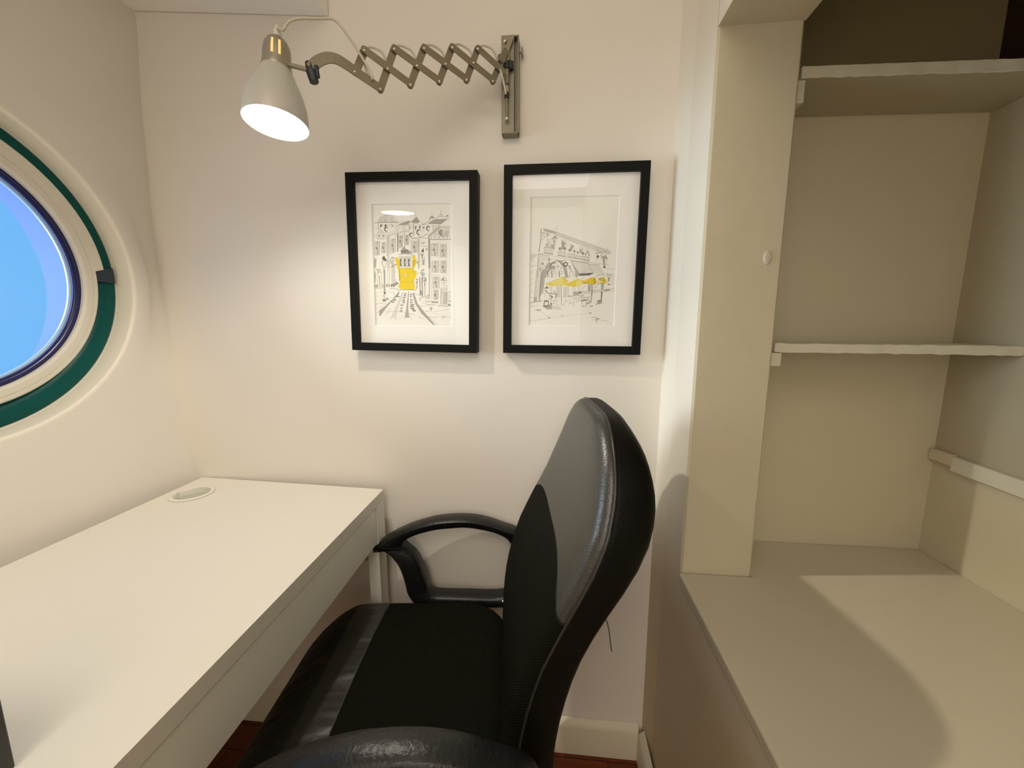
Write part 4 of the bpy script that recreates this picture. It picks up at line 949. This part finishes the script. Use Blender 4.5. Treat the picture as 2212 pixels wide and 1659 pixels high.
# seat
ZS = .497
def sdrop(p, q):
    d = 0
    if p < -.178: x = (-.178-p); d += x*.30+x*x*2.2
    if p > .13: d -= ((p-.13)/.1)**2*.004
    return d
SA, SB, SPC = .235, .240, -.055     # half depth, half width, centre p
def sloop(d, dz, R=.10):
    a, b = SA-d, SB-d; r = max(.01, min(R-d*.7, a, b)); P = []
    K = 12; S = 8
    for c, (sx, sy) in enumerate(((1, 1), (-1, 1), (-1, -1), (1, -1))):
        for i in range(K): t = (c+i/K)*math.pi/2; P.append((sx*(a-r)+r*math.cos(t), sy*(b-r)+r*math.sin(t)))
        nx = ((-1, 1), (-1, -1), (1, -1), (1, 1))[c]; t = (c+1)*math.pi/2
        s0 = (sx*(a-r)+r*math.cos(t), sy*(b-r)+r*math.sin(t)); s1 = (nx[0]*(a-r)+r*math.cos(t), nx[1]*(b-r)+r*math.sin(t))
        for i in range(S): f = i/S; P.append((s0[0]+(s1[0]-s0[0])*f, s0[1]+(s1[1]-s0[1])*f))
    out = []
    for p, q in P:
        pp = SPC+p; dr = sdrop(pp, q)
        out.append((lc(pp, q, ZS+dz-dr*(1 if dz > -.05 else .4)), (pp, q)))
    return out
V, UV, Fc = [], [], []
Ls = [sloop(.030, -.078), sloop(.008, -.072), sloop(0, -.058), sloop(0, -.030), sloop(.003, -.018), sloop(.010, -.008), sloop(.022, -.002), sloop(.045, 0), sloop(.08, .001), sloop(.12, .0015), sloop(.17, .0015), sloop(.215, .0015)]
for l in Ls:
    for p, uv in l: V.append(p); UV.append(uv)
n = len(Ls[0])
for k in range(len(Ls)-1):
    for i in range(n): j = (i+1) % n; Fc.append((k*n+i, k*n+j, (k+1)*n+j, (k+1)*n+i))
Fc.append(tuple(range((len(Ls)-1)*n, len(Ls)*n))); Fc.append(tuple(range(n))[::-1])
mk_uv('seat', V, Fc, UV, M_lseat, chair, smooth=True)
# arm loops, from the far arm's outline in photo pixels on its inner plane
def onq(x, y, q):
    P = on_plane(x, y, O+CB*q, CB); return ((P-O).dot(CA), P.z)
QA = .243
outer = [(806, 1190), (807, 1186), (838, 1166), (873, 1149), (905, 1138), (940, 1129.5), (975, 1126), (1003, 1125.5), (1030, 1128), (1060, 1135), (1088, 1145)]
pO = [onq(x, y, QA) for x, y in outer]
pO += [(.205, .660), (.222, .625), (.228, .58), (.226, .52), (.215, .478)]
pO += [(.17, .462), (.08, .464), (0, .466), (-.05, .468)]
pO += [onq(x, y, QA) for x, y in ((881, 1288), (876, 1270), (868, 1243), (858, 1222), (845, 1206), (830, 1195), (818, 1190))]
inner = [(868, 1182), (869, 1176), (873, 1170), (885, 1163), (905, 1155.5), (940, 1147), (975, 1143.5), (1003, 1142), (1030, 1145), (1055, 1150), (1075, 1156)]
pI = [onq(x, y, QA) for x, y in inner]
pI += [(.180, .645), (.193, .612), (.198, .57), (.195, .53), (.182, .497)]
pI += [(.15, .487), (.08, .489), (.01, .491), (-.012, .495)]
pI += [onq(x, y, QA) for x, y in ((922, 1280), (919, 1265), (911, 1243), (902, 1220), (892, 1205), (880, 1195), (872, 1188))]
assert len(pO) == len(pI)
def arm(sg, q0, q1):
    so = catmull([Vector((p, 0, z)) for p, z in pO], 3, True); si = catmull([Vector((p, 0, z)) for p, z in pI], 3, True)
    qa, qb = (q0, q1); e = .004
    def nrm(L, i, sgn):
        d = (L[(i+1) % len(L)]-L[i-1]); v = Vector((d.z, 0, -d.x)); v.normalize(); return v*sgn
    loops = []
    cen = sum(si, Vector())/len(si)
    def ins(L, amt, outward):
        out = []
        for i, p in enumerate(L):
            v = nrm(L, i, 1)
            if (v.dot(p-cen) > 0) != outward: v = -v
            out.append(p+v*amt)
        return out
    wq = lambda P, q: [lc(p.x, sg*q, p.z) for p in P]
    o1 = ins(so, -e, True); i1 = ins(si, -e, False)
    qs = qb-qa
    seq = [wq(o1, qa), wq(so, qa+e), wq(ins(so, .0012, True), (qa+qb)/2), wq(so, qb-e), wq(o1, qb), wq(i1, qb), wq(si, qb-e), wq(si, qa+e), wq(i1, qa), wq(o1, qa)]
    return rings(seq)
mk('armrest', arm(1, QA, .288), M_plast, chair, smooth=True, label='far loop armrest')
mk('armrest', arm(-1, .250, .295), M_plast, chair, smooth=True, label='near loop armrest')
mk('arm_bolt', ball(lc(.166, .243, .482), .005, 12), M_chrome, chair, smooth=True)
mk('arm_bolt', ball(lc(.166, -.246, .60), .004, 12), M_chrome, chair, smooth=True)
# mechanism, gas lift, star base, castors
mk('seat_plate', hexa([lc(-.16, -.12, .395), lc(.10, -.12, .395), lc(.10, .12, .395), lc(-.16, .12, .395)], [lc(-.18, -.15, .422), lc(.12, -.15, .422), lc(.12, .15, .422), lc(-.18, .15, .422)]), M_plast, chair, bevel=.004)
bk = [lc(p, 0, z) for p, z in ((.02, .40), (.14, .40), (.22, .43), (.262, .50), (.275, .60))]
cc = catmull(bk, 5)
mk('back_bar', rings([[p+CB*.03+CA*.005, p-CB*.03+CA*.005, p-CB*.03-CA*.005-Vector((0, 0, .006)), p+CB*.03-CA*.005-Vector((0, 0, .006))] for p in cc], cap=(True, True)), M_plast, chair, bevel=.002)
mk('gas_lift', join(cyl(lc(-.05, 0, .10), lc(-.05, 0, .27), .026), cyl(lc(-.05, 0, .27), lc(-.05, 0, .40), .015)), M_plast, chair, bevel=.001)
for k in range(5):
    a_ = math.radians(20+72*k); d = CA*math.cos(a_)+CB*math.sin(a_); s = Vector((-d.y, d.x, 0)); c = lc(-.05, 0, 0)
    LL = []
    for t, w_, zt_, zb_ in ((.015, .026, .125, .085), (.12, .020, .110, .080), (.24, .014, .085, .065), (.265, .012, .078, .064)):
        LL.append([c+d*t+s*w_+Vector((0, 0, zb_)), c+d*t-s*w_+Vector((0, 0, zb_)), c+d*t-s*w_*.8+Vector((0, 0, zt_)), c+d*t+s*w_*.8+Vector((0, 0, zt_))])
    bl = mk('base_leg', rings(LL, cap=(True, True)), M_plast, chair, bevel=.004)
    e = c+d*.25
    mk('castor', join(cyl(e+s*.006+Vector((0, 0, .025)), e+s*.022+Vector((0, 0, .025)), .025), cyl(e-s*.022+Vector((0, 0, .025)), e-s*.006+Vector((0, 0, .025)), .025), cyl(e+Vector((0, 0, .02)), e+Vector((0, 0, .07)), .006)), M_plast, bl, bevel=.002)

# ------------------------------------------------------------------ niche shelves
M_under = mat('shelf_underside_shaded', (.46, .41, .29, 1), .6, bump=.3)  # shade under the boards put in as a darker colour
def shelf(zf, th, y0, label, drop, brk, slope=0):
    xa, xb = XP+.008, XN-.001
    e = empty('shelf', ((xa+xb)/2, (y0+YN)/2, zf-th), label, 'shelf', 'painted shelves in the niche')
    N = 34; V = []
    for i in range(N+1):
        x = xa+(xb-xa)*i/N; w = random.uniform(-.0008, .0008); w2 = random.uniform(-.0008, .0008); dz = slope*(x-xa)
        V.append([Vector((x, y0+w, zf-th+w2+dz)), Vector((x, y0+.002+w, zf+w+dz)), Vector((x, YN-.001, zf+dz)), Vector((x, YN-.001, zf-th+dz))])
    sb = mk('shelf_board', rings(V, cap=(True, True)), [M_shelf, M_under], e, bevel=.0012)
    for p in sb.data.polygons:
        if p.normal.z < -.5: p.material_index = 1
    mk('batten', box(XP+.0005, XP+.0005+brk, y0+.003, YN-.001, zf-th-drop, zf-th-.0003), M_shelf, e, bevel=.0015)
    return e
shelf(1.139, .017, YP+.010, 'middle white painted shelf in the niche just below eye level', .026, .022, -.008)
shelf(1.598, .020, YP+.010, 'top white painted shelf high in the niche under the dark recess', .036, .016, -.022)
e = empty('shelf', (XN-.02, .3, .87), 'low narrow white ledge shelf on the far side wall of the niche', 'shelf', None)
mk('shelf_board', hexa([(XN-.013, -.9, .850), (XN-.0005, -.9, .850), (XN-.0005, YN-.05, .880), (XN-.013, YN-.05, .880)], [(XN-.013, -.9, .882), (XN-.0005, -.9, .882), (XN-.0005, YN-.05, .910), (XN-.013, YN-.05, .910)]), M_shelf, e, bevel=.002)
mk('end_block', box(XN-.012, XN-.0005, YN-.0495, YN-.001, .889, .913), M_wallr, e, bevel=.002)

# painted-over screw cap on the pier, thin wire on the wall
q = onY(1657, 563, YP)
mk('screw_cap', lathe((q.x, YP-.0002, q.z), (0, -1, 0), [(0, .0075), (.0015, .0068), (.002, .004), (.002, .0005)], 20), M_ledge, smooth=True, label='small painted oval cap on the pier beside the niche', cat='cap')
bpy.data.objects['screw_cap'].scale = (1, 1, 1.7)
wp = [onY(x, y, YB-.0014) for x, y in ((1308, 1335), (1313, 1350), (1317, 1372), (1319, 1392), (1322, 1407))]
mk('loose_wire', tube(catmull(wp, 4), .0013, 6), M_brown, smooth=True, label='short thin brown wire hanging on the wall behind the chair', cat='wire')

# ------------------------------------------------------------------ lights
def light(name, ty, loc, energy, col, **k):
    l = bpy.data.lights.new(name, ty); o = bpy.data.objects.new(name, l); COL.objects.link(o); o.location = loc
    l.energy = energy; l.color = col
    for a, v in k.items(): setattr(l, a, v)
    return o
lb = light('lamp_light', 'POINT', tuple(RC+AX*.023), 11.3, (1, .91, .77), shadow_soft_size=.010)
lb.data.use_nodes = True; t_ = lb.data.node_tree; lf = t_.nodes.new('ShaderNodeLightFalloff'); lf.inputs['Strength'].default_value = 1
t_.links.new(lf.outputs['Constant'], t_.nodes['Emission'].inputs['Strength'])
light('ceiling_light', 'AREA', (-.3, -.9, 2.25), 16, (1, .93, .83), shape='RECTANGLE', size=1.2, size_y=1.2)
ra = light('rear_fill_light', 'AREA', (-.3, -1.85, 1.4), 8, (1, .935, .84), shape='RECTANGLE', size=1.2, size_y=1.6); ra.rotation_euler = (math.pi/2, 0, 0)  # soft fill added at the rear wall to lift the room
sun = light('daylight', 'SUN', (-3, 0, 2), 6.3, (.86, .94, 1), angle=math.radians(38))
sun.rotation_euler = Vector((1, .24, -.07)).to_track_quat('-Z', 'Y').to_euler()
w = bpy.data.worlds.new('sky'); sc.world = w; w.use_nodes = True
bg = w.node_tree.nodes['Background']; bg.inputs[0].default_value = (.17, .53, 1.0, 1); bg.inputs[1].default_value = 1.0
sc.view_settings.view_transform = 'Standard'
sc.view_settings.look = 'None'
sc.view_settings.exposure = 0
